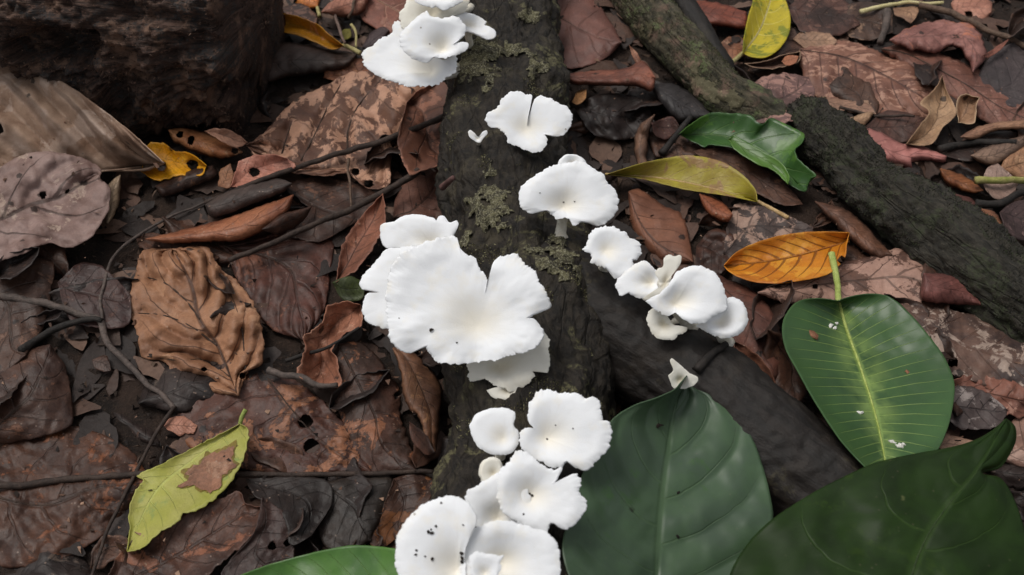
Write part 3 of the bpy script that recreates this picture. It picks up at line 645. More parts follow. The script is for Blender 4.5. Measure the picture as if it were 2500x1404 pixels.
leaf('green_leaf', 'small olive scrap of leaf at the bent pale stalk', [(830, 90), (836, 74), (855, 71), (858, 90), (842, 98)], 2, M((110, 104, 46), (84, 80, 36), sp=.02))
leaf(D, 'tan curled leaf pocked with round dark holes', [(412, 318), (440, 312), (500, 322), (555, 345), (592, 372), (540, 388), (480, 372), (425, 345)], 4, M((170, 118, 80), (134, 88, 60), p=(190, 146, 110), pa=.3, va=.2, sp=.05), arch=10, holes=[(440, 329, 8), (467, 341, 9), (574, 369, 7)], jag=1.2, z=(4, 0, 0, 0))
leaf(D, 'wavy pale leaf edge behind the pocked tan leaf', [(500, 320), (530, 312), (570, 322), (605, 348), (580, 362), (540, 345)], 3, M((160, 124, 106), (128, 94, 80), sp=.08), wav=4, z=(6, 6, 4, 0))
leaf('yellow_leaf', 'bright yellow leaf with black burnt holes peeking from under grey leaf', [(345, 420), (360, 352), (400, 350), (428, 368), (468, 374), (505, 404), (490, 428), (432, 430), (385, 442)], 5, M((212, 150, 22), (196, 128, 18), p=(226, 172, 40), pa=.3, va=.2, sp=.2, spc=(36, 22, 10), ro=.45), holes=[(472, 402, 14), (395, 405, 13)], jag=2.5, cup=4, z=(0, 4, 4, 0))
leaf(D, 'dark narrow leaf under the yellow burnt leaf', [(380, 455), (440, 425), (520, 405), (530, 430), (460, 460), (400, 478)], 2, dark(a=(76, 58, 50)), cup=-4)
leaf(D, 'small tan torn bit beside the pink leaf with a hole', [(533, 455), (540, 415), (562, 400), (570, 425), (560, 458)], 2, M((150, 112, 88), (120, 86, 68), sp=.06), jag=2.5, z=(0, 5, 0, 0))
leaf(D, 'large mottled tan and brown leaf with bold dark veins, against the log', [(600, 354), (650, 318), (692, 270), (742, 234), (802, 204), (855, 178), (930, 180), (1030, 196), (1092, 214), (1100, 300), (1020, 330), (985, 350), (955, 372), (950, 448), (900, 462), (860, 425), (790, 430), (700, 420), (640, 395)], 8, mott(a=(104, 76, 62), b=(84, 60, 50), p=(206, 158, 130), v=(46, 34, 30), va=.3, vn=5.2, sl=-.30, vw=.05, pa=.50, ps=66, sp=.1, st=.7), mid=[(600, 354), (740, 402), (880, 405), (985, 345), (1092, 290)], rib=3.5, ribn=5.2, slant=-.3, cup=3, z=(0, 4, 6, 0), jag=2, holes=[(900, 450, 10), (868, 420, 9)], stiff=.3, key='G', mid_mat=TW_DKMID, veins=[[(735, 392), (768, 330), (800, 262), (842, 188)], [(848, 366), (850, 320), (872, 262), (928, 196)], [(968, 372), (976, 312), (1002, 256), (1052, 200)], [(688, 375), (702, 330), (712, 300)]])
leaf(D, 'brown and pink blotched leaf wedged beside lichen covered log', [(992, 250), (1030, 215), (1095, 205), (1098, 300), (1090, 400), (1030, 418), (1000, 425), (972, 350)], 4, mott(a=(112, 78, 64), b=(88, 60, 50), p=(164, 118, 98), pa=.42, vn=4), cup=6, z=(0, 6, 0, 8), jag=2)
leaf(D, 'pink leaf with one round hole under the long twig', [(562, 456), (574, 425), (584, 396), (620, 380), (668, 377), (700, 386), (722, 405), (690, 424), (640, 442), (592, 459)], 5, M((176, 128, 112), (150, 104, 90), p=(196, 154, 138), pa=.3, va=.2, sp=.1), holes=[(622, 421, 11)], jag=2, z=(0, 3, 5, 0))
leaf(D, 'slate grey rolled up leaf lying along the twigs', [(502, 500), (540, 476), (610, 452), (680, 438), (712, 448), (690, 472), (620, 500), (550, 528), (515, 528)], 4, M((78, 68, 64), (60, 52, 49), va=.1, sp=.03, ro=.6), arch=14, jag=.8)
leaf(D, 'long rust coloured leaf curled lengthwise with pointed end', [(356, 584), (440, 564), (520, 544), (562, 530), (625, 508), (716, 476), (698, 522), (645, 560), (592, 584), (500, 590), (420, 594)], 5, M((150, 96, 68), (112, 70, 52), p=(168, 118, 88), pa=.2, va=.3, vn=5, sp=.03, ro=.5), arch=11, z=(0, 6, 0, 0), jag=1, midr=0)
leaf(D, 'dark thin leaf sliver below rust curled leaf', [(640, 560), (690, 525), (760, 505), (735, 545), (680, 570)], 2, dark(a=(90, 66, 54)), arch=4)
leaf(D, 'crisp wrinkled orange brown leaf with deep folds', [(582, 966), (545, 976), (505, 962), (470, 936), (432, 922), (398, 882), (346, 872), (334, 806), (314, 770), (318, 720), (332, 660), (356, 611), (422, 608), (503, 606), (542, 656), (592, 700), (628, 760), (643, 830), (641, 886), (602, 910)], 12, M((150, 114, 90), (118, 87, 68), p=(170, 134, 108), pa=.3, ps=40, v=(70, 44, 32), va=.85, vn=5.5, sl=.36, vw=.045, sp=.07, fine=.22, bf=.9), mid=[(582, 966), (530, 840), (488, 780), (470, 700), (422, 608)], rib=6, ribn=5.5, slant=.36, cup=-7, bow=-4, z=(0, 7, 0, 6), wav=4, jag=3, holes=[(592, 918, 8), (498, 902, 6)], midr=2.4, stiff=.3, mid_mat=TW_DKMID, veins=[[(530, 845), (470, 800), (400, 770), (322, 764)], [(488, 780), (450, 730), (400, 690), (336, 672)], [(600, 905), (590, 800), (562, 715), (512, 640)], [(560, 920), (500, 880), (440, 880), (360, 870)]])
leaf(D, 'large smooth ribbed grey tan leaf propped against the rotten log', [(-170, 470), (-150, 300), (-60, 150), (22, 142), (110, 180), (180, 216), (262, 276), (332, 332), (402, 398), (355, 418), (240, 420), (90, 470), (-60, 520)], 8, M(vn=5, sl=-.32, vw=.34, bv=.6, **{**GREYT, 'va': .8, 'v': (92, 70, 56)}), mid=[(-170, 470), (0, 455), (200, 425), (402, 398)], rib=8, ribn=5, slant=-.32, z=(14, 0, 42, 0), cup=0, wav=2, jag=.8, stiff=.35, thick=.0006, holes=[(0, 313, 6), (60, 168, 5)])  # wide dark vein bands also paint the shade in the rib valleys
leaf(D, 'pointed pale flake of leaf at the rim of the grey tan leaf', [(262, 275), (275, 258), (290, 243), (290, 275), (305, 300), (285, 300)], 2, M((150, 132, 120), (120, 100, 88), sp=0), z=(6, 14, 0, 0), jag=.5, lift=.006)
leaf(D, 'pale curled strip of leaf beside the cracked grey leaf', [(262, 545), (258, 470), (275, 440), (294, 428), (290, 490), (278, 525)], 3, M((176, 156, 134), (140, 120, 102), sp=.03), arch=6, jag=1)
leaf(D, 'cracked grey leaf curling over the edge of grey tan leaf', [(-180, 590), (-120, 430), (-10, 412), (50, 382), (120, 372), (200, 386), (247, 414), (240, 440), (268, 460), (266, 508), (250, 542), (216, 584), (166, 606), (130, 595), (100, 599), (58, 620), (-5, 638), (-100, 660)], 7, M(**{**GREYT, 'a': (146, 126, 120), 'b': (112, 92, 86), 'v': (40, 30, 27), 'va': .6, 'pa': .35, 'vn': 3.5, 'sl': .3, 'vw': .05}), mid=[(-180, 590), (0, 538), (75, 502), (150, 480), (247, 418)], rib=2.5, ribn=3.5, slant=.3, cup=-4, fold=6, z=(4, 6, 0, 0), wav=4, jag=1.4, stiff=.35, holes=[(30, 616, 6), (105, 476, 8), (165, 468, 6)], thick=.0006)
twig('straight dark stick lying level across the lower litter', [(-30, 1190), (180, 1172), (330, 1162), (600, 1160), (900, 1160), (1062, 1152)], 8, T_DK)
R_N = leaf('yellow_green_leaf', 'yellow green leaf chewed along both margins, brown dead patch near its stalk', [(586, 1036), (520, 1070), (400, 1130), (334, 1161), (352, 1170), (336, 1192), (320, 1225), (314, 1265), (319, 1285), (311, 1346), (350, 1336), (386, 1300), (408, 1290), (440, 1266), (445, 1252), (470, 1249), (492, 1240), (536, 1206), (556, 1186), (582, 1146), (598, 1106), (606, 1066), (603, 1046)], 9, M((152, 152, 80), (164, 160, 88), p=(120, 140, 70), pa=.3, ps=24, v=(176, 184, 104), va=.4, vn=9, sl=.1, vw=.06, sp=.05, spc=(80, 66, 34), ro=.5, fine=.12), mid=[(586, 1036), (480, 1115), (380, 1200), (311, 1346)], cup=3, z=(4, 0, 0, 4), jag=3.5, jagf=.12, stiff=.35, stalk=([(586, 1036), (592, 1015), (600, 1000)], 5), mid_mat=TW_GREEN, key='N')

# right side
leaf(D, 'smooth purple brown leaf resting against the far side of the log', [(1350, 30), (1345, -20), (1420, -40), (1480, 38), (1518, 104), (1482, 140), (1440, 160), (1378, 166), (1345, 120)], 4, M((116, 84, 76), (94, 68, 62), v=(84, 56, 48), va=.4, vn=5, sp=.03, ro=.5, fine=.15), cup=-5, z=(0, 3, 0, 0), jag=.8, midr=1.8, mid_mat=TW_DKMID)
leaf(D, 'dark litter leaf in the hollow by the log', [(1400, 260), (1470, 230), (1560, 240), (1600, 300), (1540, 340), (1450, 330)], 3, dark(a=(52, 44, 42), b=(38, 32, 30), pa=.1), wav=5)
leaf(D, 'small golden tan chip beside log and split cap', [(1396, 250), (1412, 222), (1432, 220), (1430, 240), (1412, 258)], 2, M((176, 128, 84), (150, 106, 70), sp=0), z=(0, 5, 0, 0))
leaf(D, 'charcoal curled leaf under the mossy branch', [(1588, 208), (1640, 205), (1690, 230), (1740, 285), (1690, 296), (1650, 292), (1610, 250)], 3, M((58, 54, 54), (46, 43, 43), va=.1, sp=.02, ro=.55), arch=10, jag=.8)
leaf(D, 'rust brown rolled strip of leaf below the purple leaf', [(1380, 182), (1440, 174), (1530, 168), (1570, 150), (1600, 190), (1590, 222), (1550, 210), (1470, 208), (1395, 204)], 4, M((134, 88, 72), (96, 62, 52), va=.15, sp=.02), arch=9, z=(0, 4, 6, 0), jag=.8)
leaf(D, 'upright dry brown point at the end of rolled strip', [(1560, 165), (1545, 140), (1536, 110), (1556, 130), (1568, 160)], 2, M((150, 112, 92), (120, 86, 72), sp=0), z=(0, 12, 0, 0))
leaf(D, 'twisted dry tan leaf in the dark hollow', [(1560, 405), (1548, 360), (1560, 310), (1598, 280), (1585, 320), (1578, 380), (1582, 405)], 3, M((124, 98, 82), (88, 68, 58), sp=.08), arch=8, wav=5, jag=2)
leaf(D, 'dark brown twisted leaf above the curved yellow leaf', [(1590, 300), (1640, 285), (1660, 310), (1630, 340), (1600, 330)], 2, dark(a=(90, 66, 60)))
leaf(D, 'reddish brown leaf at top beside yellow leaf, folded', [(1660, 30), (1700, 5), (1760, 10), (1822, 30), (1825, 70), (1760, 64), (1690, 58)], 3, M((128, 74, 58), (96, 56, 46), p=(150, 100, 80), pa=.2, sp=.04), arch=8, jag=1.5)
leaf(D, 'crumpled tan brown leaf under yellow leaf stalk', [(1752, 110), (1790, 88), (1822, 100), (1820, 135), (1775, 150), (1755, 140)], 3, M((150, 108, 86), (110, 78, 64), p=(172, 138, 116), pa=.4, sp=.1), wav=5, jag=3)
leaf(D, 'dark brown leaf behind the yellow leaf at top', [(1920, 20), (1980, -20), (2060, 0), (2100, 60), (2040, 90), (1960, 80)], 3, dark(a=(106, 78, 70), p=(138, 108, 98), pa=.3), jag=2)
leaf(D, 'pale tan leaf tip beside the yellow leaf', [(1935, 95), (1955, 80), (2020, 82), (2045, 100), (2030, 115), (1970, 118)], 3, M((150, 122, 102), (118, 94, 78), sp=.05), z=(0, 3, 0, 0))
leaf(D, 'dark dry leaf with pale curled margin under yellow leaf', [(1818, 155), (1860, 150), (1925, 130), (1955, 125), (1950, 150), (1890, 168), (1840, 165)], 3, M((96, 74, 64), (70, 54, 47), p=(176, 150, 128), pa=.2, rim=.8, sp=.03), cup=8)
leaf(D, 'orange brown chip at the tip end of yellow leaf shadow', [(1908, 150), (1920, 136), (1950, 138), (1940, 156), (1918, 160)], 2, M((184, 122, 86), (150, 96, 70), sp=0))
leaf(D, 'rose mottled leaf under the end of the mossy branch', [(1790, 300), (1830, 215), (1900, 180), (1975, 190), (1990, 240), (1960, 290), (1880, 300)], 3, mott(a=(110, 86, 82), b=(84, 64, 60), p=(168, 134, 124), pa=.45, ps=70), wav=4, jag=3, over=1, stiff=.3)
leaf(D, 'dark slate leaf at the picture edge under brown twig', [(2400, 240), (2390, 180), (2440, 120), (2520, 90), (2560, 180), (2540, 260), (2460, 260)], 3, M((70, 62, 62), (56, 50, 50), va=.1, sp=.02, ro=.6), jag=.8)
leaf(D, 'long reddish brown leaf sloping down to the picture edge', [(2150, 120), (2220, 105), (2310, 135), (2405, 180), (2500, 250), (2580, 320), (2500, 320), (2420, 305), (2340, 250), (2250, 190)], 5, M((124, 88, 76), (94, 66, 58), p=(158, 124, 112), pa=.28, ps=110, va=.5, vn=9, sp=.12), midr=2.4, cup=-5, jag=2.5, mid_mat=TW_DKMID)
leaf(D, 'pinkish crumpled leaf with orange hooked tip', [(2172, 98), (2222, 68), (2300, 52), (2370, 60), (2395, 90), (2408, 135), (2375, 176), (2362, 140), (2330, 110), (2290, 125), (2220, 120)], 6, M((152, 112, 104), (120, 84, 78), p=(190, 120, 92), pa=.35, ps=40, va=.4, sp=.1), arch=8, wav=5, jag=3)
leaf(D, 'slim brown leaf sliver under the brown twig', [(2400, 135), (2440, 110), (2465, 95), (2440, 125), (2410, 142)], 2, M((136, 90, 76), (110, 72, 62), sp=0))
leaf(D, 'round pinkish tan leaf at the top edge, torn hole', [(2330, 35), (2325, 0), (2370, -20), (2418, 0), (2420, 30), (2395, 56), (2355, 48)], 4, M((170, 128, 112), (140, 100, 86), va=.2, sp=.06), holes=[(2365, 36, 9)], cup=-5)
leaf(D, 'pointed pale brown leaf hanging under the straw', [(2180, 20), (2240, 18), (2238, 40), (2224, 58), (2205, 45), (2185, 36)], 3, M((156, 126, 104), (120, 94, 78), sp=.04), z=(4, 0, 0, 0))
leaf(D, 'dark leaf behind straw at top of the litter', [(2040, 30), (2100, 5), (2170, 20), (2180, 80), (2120, 100), (2060, 80)], 3, dark(a=(92, 74, 64), p=(150, 128, 110), pa=.3), wav=4)
leaf(D, 'large mottled brown leaf with dark midrib beyond the mossy log', [(1948, 122), (2000, 104), (2062, 98), (2152, 130), (2232, 162), (2285, 222), (2292, 262), (2262, 292), (2150, 278), (2060, 262), (1992, 236), (1956, 172)], 6, mott(a=(128, 94, 80), b=(102, 72, 62), p=(178, 142, 124), pa=.42, ps=80, vn=8, va=.7, v=(70, 46, 40), sp=.12, st=1.6), mid=[(1948, 122), (2060, 140), (2170, 190), (2292, 262)], cup=-6, rib=1.2, ribn=8, jag=3, midr=2, mid_mat=TW_DKMID)
leaf(D, 'pale brown torn strip along lower edge of mottled leaf', [(2000, 235), (2060, 245), (2120, 255), (2140, 280), (2080, 275), (2020, 262)], 3, M((140, 112, 96), (110, 86, 74), sp=.1), jag=3)
leaf(D, 'tan rolled leaf near the head of mossy log', [(2032, 306), (2062, 296), (2110, 276), (2132, 276), (2118, 300), (2090, 320), (2058, 320)], 3, M((164, 136, 112), (130, 104, 84), sp=.03), arch=7, jag=1)
leaf(D, 'dusky leaf under small pale leaf, mostly shaded', [(2110, 310), (2170, 270), (2260, 290), (2230, 340), (2160, 350)], 2, dark(a=(96, 72, 64)))
leaf(D, 'torn tan leaf behind the small pale serrated leaf', [(2340, 300), (2335, 255), (2350, 230), (2392, 238), (2385, 260), (2378, 300)], 3, M((150, 122, 100), (116, 92, 76), rim=.6, p=(190, 168, 140), sp=.05), cup=8, z=(0, 7, 0, 0), jag=2)
leaf('small_leaf', 'small pale tan leaf standing out with sharp point', [(2212, 352), (2242, 310), (2268, 274), (2246, 252), (2282, 216), (2300, 184), (2314, 226), (2336, 276), (2302, 312), (2278, 350), (2250, 356)], 5, M((170, 142, 116), (140, 114, 92), p=(186, 162, 136), pa=.25, v=(104, 82, 64), va=.6, vn=7, sl=.25, sp=.05), midr=1.6, cup=4, z=(0, 7, 4, 0), jag=1.5, mid_mat=TW_MID)
leaf(D, 'dark brown leaf along the far edge beyond pink leaf', [(2300, 380), (2360, 340), (2460, 320), (2520, 340), (2440, 370), (2370, 395)], 3, dark(a=(66, 54, 50)))
leaf(D, 'tan curled leaf margin above the dark gap at picture edge', [(2345, 335), (2375, 316), (2420, 302), (2520, 290), (2520, 312), (2430, 318), (2380, 340)], 3, M((156, 122, 100), (116, 88, 74), sp=.04), arch=5, z=(0, 4, 0, 0))
leaf(D, 'grey brown rolled leaf near the picture edge', [(2370, 380), (2400, 365), (2450, 345), (2500, 332), (2500, 360), (2440, 400), (2400, 400)], 3, M((130, 108, 94), (100, 82, 72), sp=.03), arch=9)
leaf(D, 'warm tan leaf behind the green tipped stem', [(2440, 415), (2460, 380), (2500, 358), (2540, 380), (2520, 430), (2470, 432)], 3, M((160, 124, 98), (126, 94, 74), p=(180, 146, 118), pa=.3, sp=.06), cup=-4)
leaf(D, 'pale grey broken leaf under green tipped stem', [(2398, 440), (2412, 410), (2432, 398), (2460, 420), (2485, 445), (2470, 476), (2432, 488), (2405, 462)], 3, M((170, 148, 138), (138, 116, 106), sp=.1), jag=2.5, z=(0, 4, 0, 0))
leaf(D, 'rose pink smooth leaf lying against the mossy log', [(2055, 332), (2090, 322), (2120, 314), (2160, 330), (2205, 352), (2262, 362), (2310, 382), (2306, 396), (2262, 392), (2222, 400), (2226, 416), (2190, 408), (2130, 385)], 6, M((168, 118, 112), (142, 98, 92), p=(180, 132, 124), pa=.2, va=.3, vn=5, sp=.03, fine=.12), cup=-8, z=(0, 3, 4, 0), wav=4, jag=1.2)
leaf(D, 'orange brown rolled leaf by stem end above mossy log', [(2296, 412), (2330, 420), (2370, 440), (2400, 465), (2370, 472), (2320, 455), (2300, 435)], 3, M((140, 88, 52), (104, 64, 42), sp=.02), arch=7)
leaf(D, 'dull purple leaf scrap touching mossy log', [(2270, 460), (2310, 470), (2370, 485), (2390, 510), (2370, 540), (2320, 510)], 3, dark(a=(110, 80, 76), b=(84, 60, 57)))
leaf(D, 'tan pointed leaf end dropping toward mossy log', [(2395, 510), (2430, 520), (2450, 550), (2472, 578), (2440, 560), (2410, 540)], 3, M((140, 98, 76), (110, 76, 60), sp=.02), arch=4)
leaf(D, 'dark purple grey leaf at picture edge past the mossy log', [(2440, 520), (2470, 495), (2540, 490), (2560, 560), (2510, 590), (2460, 570)], 3, dark(a=(84, 68, 68), b=(64, 52, 52), p=(130, 112, 110), pa=.3))

leaf(D, 'brown leaf with dark curved veins under the yellow curved leaf', [(1535, 468), (1560, 462), (1622, 505), (1664, 525), (1682, 580), (1692, 640), (1650, 650), (1598, 625), (1556, 580), (1535, 520)], 5, M((128, 90, 72), (104, 72, 58), v=(62, 42, 34), va=.7, vn=6, sl=.4, vw=.035, sp=.03, fine=.15), mid=[(1535, 468), (1560, 540), (1610, 600), (1692, 640)], cup=-8, z=(0, 0, 5, 0), jag=1)
leaf(D, 'dark crumpled leaves corner below the orange leaf, brown folded', [(1700, 600), (1740, 560), (1790, 580), (1780, 650), (1740, 680), (1700, 650)], 3, dark(a=(100, 72, 62)), wav=6)
leaf(D, 'dark red brown leaf passing under the mushroom row', [(1700, 650), (1770, 680), (1850, 720), (1900, 800), (1905, 900), (1870, 960), (1810, 880), (1760, 760)], 5, M((100, 68, 58), (78, 53, 46), p=(130, 94, 80), pa=.2, va=.4, vn=6, sp=.06), cup=-5, midr=2, mid_mat=TW_DKMID)
leaf(D, 'dark red edge of leaf between branch and veined green leaf', [(1790, 830), (1830, 850), (1880, 900), (1900, 960), (1860, 930), (1800, 870)], 3, M((120, 84, 68), (92, 64, 53), sp=.04), cup=5)
leaf(D, 'brown ribbon leaf curled under the mossy log', [(1990, 492), (2040, 505), (2085, 525), (2122, 560), (2178, 622), (2140, 630), (2085, 590), (2030, 540)], 4, M((116, 84, 68), (82, 60, 50), va=.2, sp=.04), arch=8, wav=4, jag=1.5)
leaf(D, 'black patched pale grey leaf beneath the yellow leaf stalk', [(1765, 620), (1778, 540), (1800, 498), (1880, 508), (1985, 556), (1970, 590), (1860, 612), (1800, 640)], 4, mott(a=(74, 62, 58), b=(56, 46, 43), p=(168, 142, 128), pa=.48, ps=55), jag=3, z=(0, 4, 0, 0))
leaf(D, 'orange brown short curled leaf under the yellow leaf', [(1708, 474), (1735, 478), (1770, 500), (1788, 524), (1775, 542), (1735, 528), (1718, 505)], 3, M((160, 98, 68), (126, 76, 54), sp=.02), arch=7, jag=.8)
leaf(D, 'dull brown leaf under torn green leaf', [(1690, 370), (1760, 360), (1850, 400), (1920, 450), (1960, 500), (1900, 500), (1800, 440)], 4, dark(a=(104, 78, 66)))
leaf(D, 'pale pinkish leaf with brown lace patches under orange leaf', [(1850, 715), (1960, 670), (2060, 642), (2120, 630), (2212, 608), (2264, 642), (2262, 692), (2240, 745), (2130, 740), (2000, 735), (1920, 740)], 6, mott(a=(96, 72, 62), b=(76, 57, 50), p=(180, 148, 134), pa=.56, ps=50), jag=3.5, cup=-4, holes=[(1990, 700, 7)])
leaf(D, 'purple red rolled leaf end beside mossy log', [(2255, 668), (2320, 672), (2382, 690), (2398, 745), (2320, 742), (2250, 728)], 3, M((120, 80, 74), (90, 60, 56), va=.1, sp=.02), arch=10)
leaf(D, 'grey leaf splashed white and black, one hole, by veined green leaf', [(2200, 745), (2290, 752), (2380, 772), (2470, 808), (2540, 850), (2530, 960), (2440, 950), (2360, 925), (2300, 900), (2240, 820)], 4, mott(a=(108, 86, 76), b=(60, 50, 48), p=(178, 160, 148), pa=.4, ps=60, v=(90, 66, 56)), holes=[(2326, 884, 12)], cup=-5, jag=2)
leaf(D, 'reddish brown broken leaf past the veined green leaf', [(2320, 930), (2380, 915), (2460, 930), (2530, 960), (2540, 1020), (2440, 1010), (2360, 985)], 3, mott(a=(120, 84, 72), b=(88, 62, 54), p=(158, 124, 110), pa=.35, ps=70), wav=5, jag=4)
leaf(D, 'grey flecked leaf corner beside dark green leaf tip', [(2300, 990), (2330, 945), (2400, 955), (2460, 1000), (2440, 1040), (2380, 1050), (2330, 1040)], 3, mott(a=(84, 74, 72), b=(66, 57, 55), p=(150, 140, 136), pa=.4, ps=110), jag=2)
leaf(D, 'pale tan sliver showing under dark green leaf tip', [(2285, 1090), (2310, 1062), (2370, 1075), (2440, 1090), (2380, 1110), (2310, 1105)], 3, M((170, 140, 122), (136, 108, 94), sp=.05), jag=2)
leaf(D, 'pinkish pale leaf at picture edge near dark green leaf tip', [(2440, 1120), (2450, 1070), (2490, 1010), (2560, 1000), (2560, 1120), (2500, 1140)], 3, mott(a=(140, 112, 100), b=(110, 86, 76), p=(180, 154, 142), pa=.4), cup=-4)
# fine bits lying on the dead leaves
def bits(n=2600):
    r = np.random.default_rng(21); px = np.stack([r.uniform(-100, 2600, n), r.uniform(-60, 1460, n)], -1)
    px = px[f2(px[:, 0] / 70, px[:, 1] / 70, 77, 3) > -.05]; n = len(px); z = np.full(n, .02)
    for it in range(4):
        p = at(px, z); i, j = cell(p); z = HL[i, j] + .0006
    p = at(px, z); s_ = r.gamma(1.6, .00045, (n, 1, 1)).clip(.0003, .0024); t = r.normal(0, 1, (n, 4, 3)); t /= np.linalg.norm(t, axis=2)[..., None]
    t *= np.array([1.3, 1.3, .5]) * r.uniform(.5, 1.6, (n, 1, 3)); W = (p[:, None] + t * s_).reshape(-1, 3)
    f = np.array([[0, 1, 2], [0, 2, 3], [0, 3, 1], [1, 3, 2]]); F = (np.arange(n)[:, None, None] * 4 + f[None]).reshape(-1, 3)
    o = mesh('leaf_crumbs', W, F, island_mat('crumb_light', [(70, 52, 43), (120, 92, 76), (44, 34, 29), (150, 120, 100), (92, 68, 55), (34, 27, 24)], .8), smooth=False)
    tag(o, 'tiny crumbs of leaf and bark scattered over the dead leaves', 'leaf crumbs', None, 'stuff')
bits()
# living and freshly fallen ones on top
leaf('yellow_leaf', 'yellow leaf with green margin blotches and long stalk at the top', [(1813, 130), (1815, 95), (1824, 50), (1836, 8), (1850, -40), (1895, -45), (1922, 10), (1930, 45), (1926, 82), (1906, 116), (1872, 140), (1836, 140)], 5, M((186, 168, 40), (164, 148, 34), p=(104, 118, 36), pa=.42, ps=40, v=(216, 206, 110), va=.85, vn=7, sl=.25, vw=.05, sp=.06, spc=(90, 74, 24), ro=.42, fine=.12), mid=[(1813, 130), (1850, 82), (1872, 30), (1895, -45)], z=(0, 4, 5, 0), cup=4, jag=.6, midr=3, stalk=([(1813, 130), (1792, 148), (1764, 164)], 5), mid_mat=TW_PALE)
DD = leaf('green_leaf', 'glossy green torn leaf with folded lower lobe', [(1656, 328), (1700, 292), (1742, 275), (1800, 277), (1838, 284), (1848, 298), (1866, 301), (1878, 288), (1902, 296), (1964, 328), (1958, 350), (1942, 364), (1950, 388), (1994, 428), (1980, 434), (1966, 468), (1926, 450), (1888, 415), (1850, 398), (1792, 364), (1732, 354), (1718, 360)], 14, M((60, 94, 44), (48, 78, 40), p=(84, 122, 46), pa=.4, ps=22, v=(90, 122, 60), va=.5, vn=7, sp=.02, ro=.30, fine=.08, bf=.2), mid=[(1656, 328), (1780, 336), (1870, 378), (1966, 468)], fold=-5, z=(2, 5, 12, 4), cup=3, jag=1.6, over=1, midr=1.6, stiff=.3, mid_mat=TW_DKGREEN)
fl = leaf('folded_flap', 'x', [(1778, 340), (1792, 331), (1850, 362), (1902, 392), (1928, 428), (1924, 450), (1888, 418), (1846, 400), (1796, 368)], 5, M((86, 122, 48), (70, 104, 42), v=(110, 140, 60), va=.2, vn=5, sp=.01, ro=.34, fine=.06, bf=.05), over=1, cup=2, lift=.0035, wav=1, jag=1.5, stiff=.35)
for kq in ('category', 'group'): fl.pop(kq, None)
fl['label'] = 'paler folded over lower lobe'; fl.location = np.array(fl.location) - np.array(DD.location); fl.parent = DD
leaf('yellow_leaf', 'curved yellow olive leaf with pale midrib and purple tinge', [(1478, 426), (1560, 400), (1630, 385), (1682, 379), (1760, 394), (1812, 426), (1844, 462), (1850, 494), (1770, 478), (1665, 462), (1570, 438)], 7, M((166, 154, 58), (148, 130, 58), p=(138, 108, 84), pa=.38, ps=32, v=(206, 178, 128), va=.55, vn=9, sl=.25, vw=.05, sp=.16, spc=(90, 72, 44), ro=.45, fine=.12), mid=[(1478, 426), (1600, 434), (1700, 452), (1780, 472), (1850, 492)], z=(4, 2, 10, 0), cup=3, bow=-3, jag=.6, midr=3.2, stalk=([(1850, 492), (1880, 508), (1925, 532)], 4.5), stiff=.35, mid_mat=twig_mat((196, 168, 124), (170, 140, 96)))
leaf('orange_leaf', 'bright orange leaf with brown stripes between its veins', [(2072, 568), (1962, 567), (1872, 584), (1802, 614), (1768, 648), (1782, 664), (1832, 686), (1902, 691), (2002, 676), (2034, 660), (2062, 630), (2066, 600)], 4, M((200, 126, 30), (178, 104, 26), p=(216, 152, 50), pa=.35, ps=30, v=(104, 58, 22), va=.75, vn=8, sl=.28, vw=.14, sp=.06, spc=(60, 34, 18), ro=.42, fine=.12), mid=[(2072, 590), (2000, 610), (1900, 634), (1768, 650)], cup=6, z=(5, 0, 4, 0), jag=.8, midr=2.4, rib=1., ribn=8, holes=[(2052, 632, 6)], stiff=.35, mid_mat=TW_ORANGE)
leaf('green_leaf', 'broad dark green leaf with many fine parallel veins and pale midrib', [(2047, 736), (2000, 730), (1950, 735), (1921, 764), (1910, 802), (1919, 852), (1951, 912), (1991, 982), (2051, 1072), (2116, 1142), (2172, 1185), (2235, 1152), (2287, 1100), (2311, 1050), (2326, 990), (2329, 930), (2302, 866), (2252, 800), (2202, 746), (2162, 721), (2112, 719), (2064, 729)], 10, M((60, 90, 48), (52, 80, 45), p=(70, 102, 50), pa=.2, ps=20, v=(146, 170, 92), va=.48, vn=24, sl=.035, vw=.085, glow=.55, sp=.008, spc=(150, 142, 120), ro=.34, fine=.07, bf=.05, bv=.3, rim=.0), mid=[(2047, 736), (2066, 802), (2102, 902), (2142, 1032), (2172, 1185)], cup=9, fold=3, z=(6, 8, 0, 0), jag=.4, midr=4.2, stalk=([(2047, 738), (2044, 690), (2030, 618)], 7), over=1, stiff=.4, thick=.0006, mid_mat=twig_mat((150, 164, 84), (168, 180, 104)), key='II')
leaf('green_leaf', 'dusky green drip tipped leaf with silvery sheen beside the mushrooms', [(1600, 1560), (1440, 1520), (1385, 1400), (1372, 1330), (1394, 1250), (1424, 1150), (1456, 1080), (1496, 1022), (1545, 990), (1602, 970), (1646, 950), (1660, 934), (1676, 916), (1688, 944), (1742, 970), (1792, 1011), (1836, 1071), (1862, 1141), (1878, 1201), (1886, 1270), (1850, 1400), (1760, 1520)], 12, M((70, 92, 66), (66, 84, 66), p=(62, 92, 50), pa=.25, ps=16, v=(74, 96, 66), va=.5, vn=6, sl=.30, vw=.035, sp=.008, spc=(30, 34, 22), ro=.38, fine=.06, bf=.03, bv=.25), mid=[(1600, 1560), (1602, 1404), (1613, 1230), (1629, 1100), (1645, 1000), (1676, 916)], over=1, cup=-3, rib=2.4, ribn=6, slant=.3, bow=-2, z=(6, -6, 24, 0), jag=.5, midr=3, stiff=.45, lift=.015, thick=.0006, mid_mat=twig_mat((52, 68, 48), (64, 80, 58)), stalk=([(1600, 1560), (1590, 1700)], 6), key='JJ')
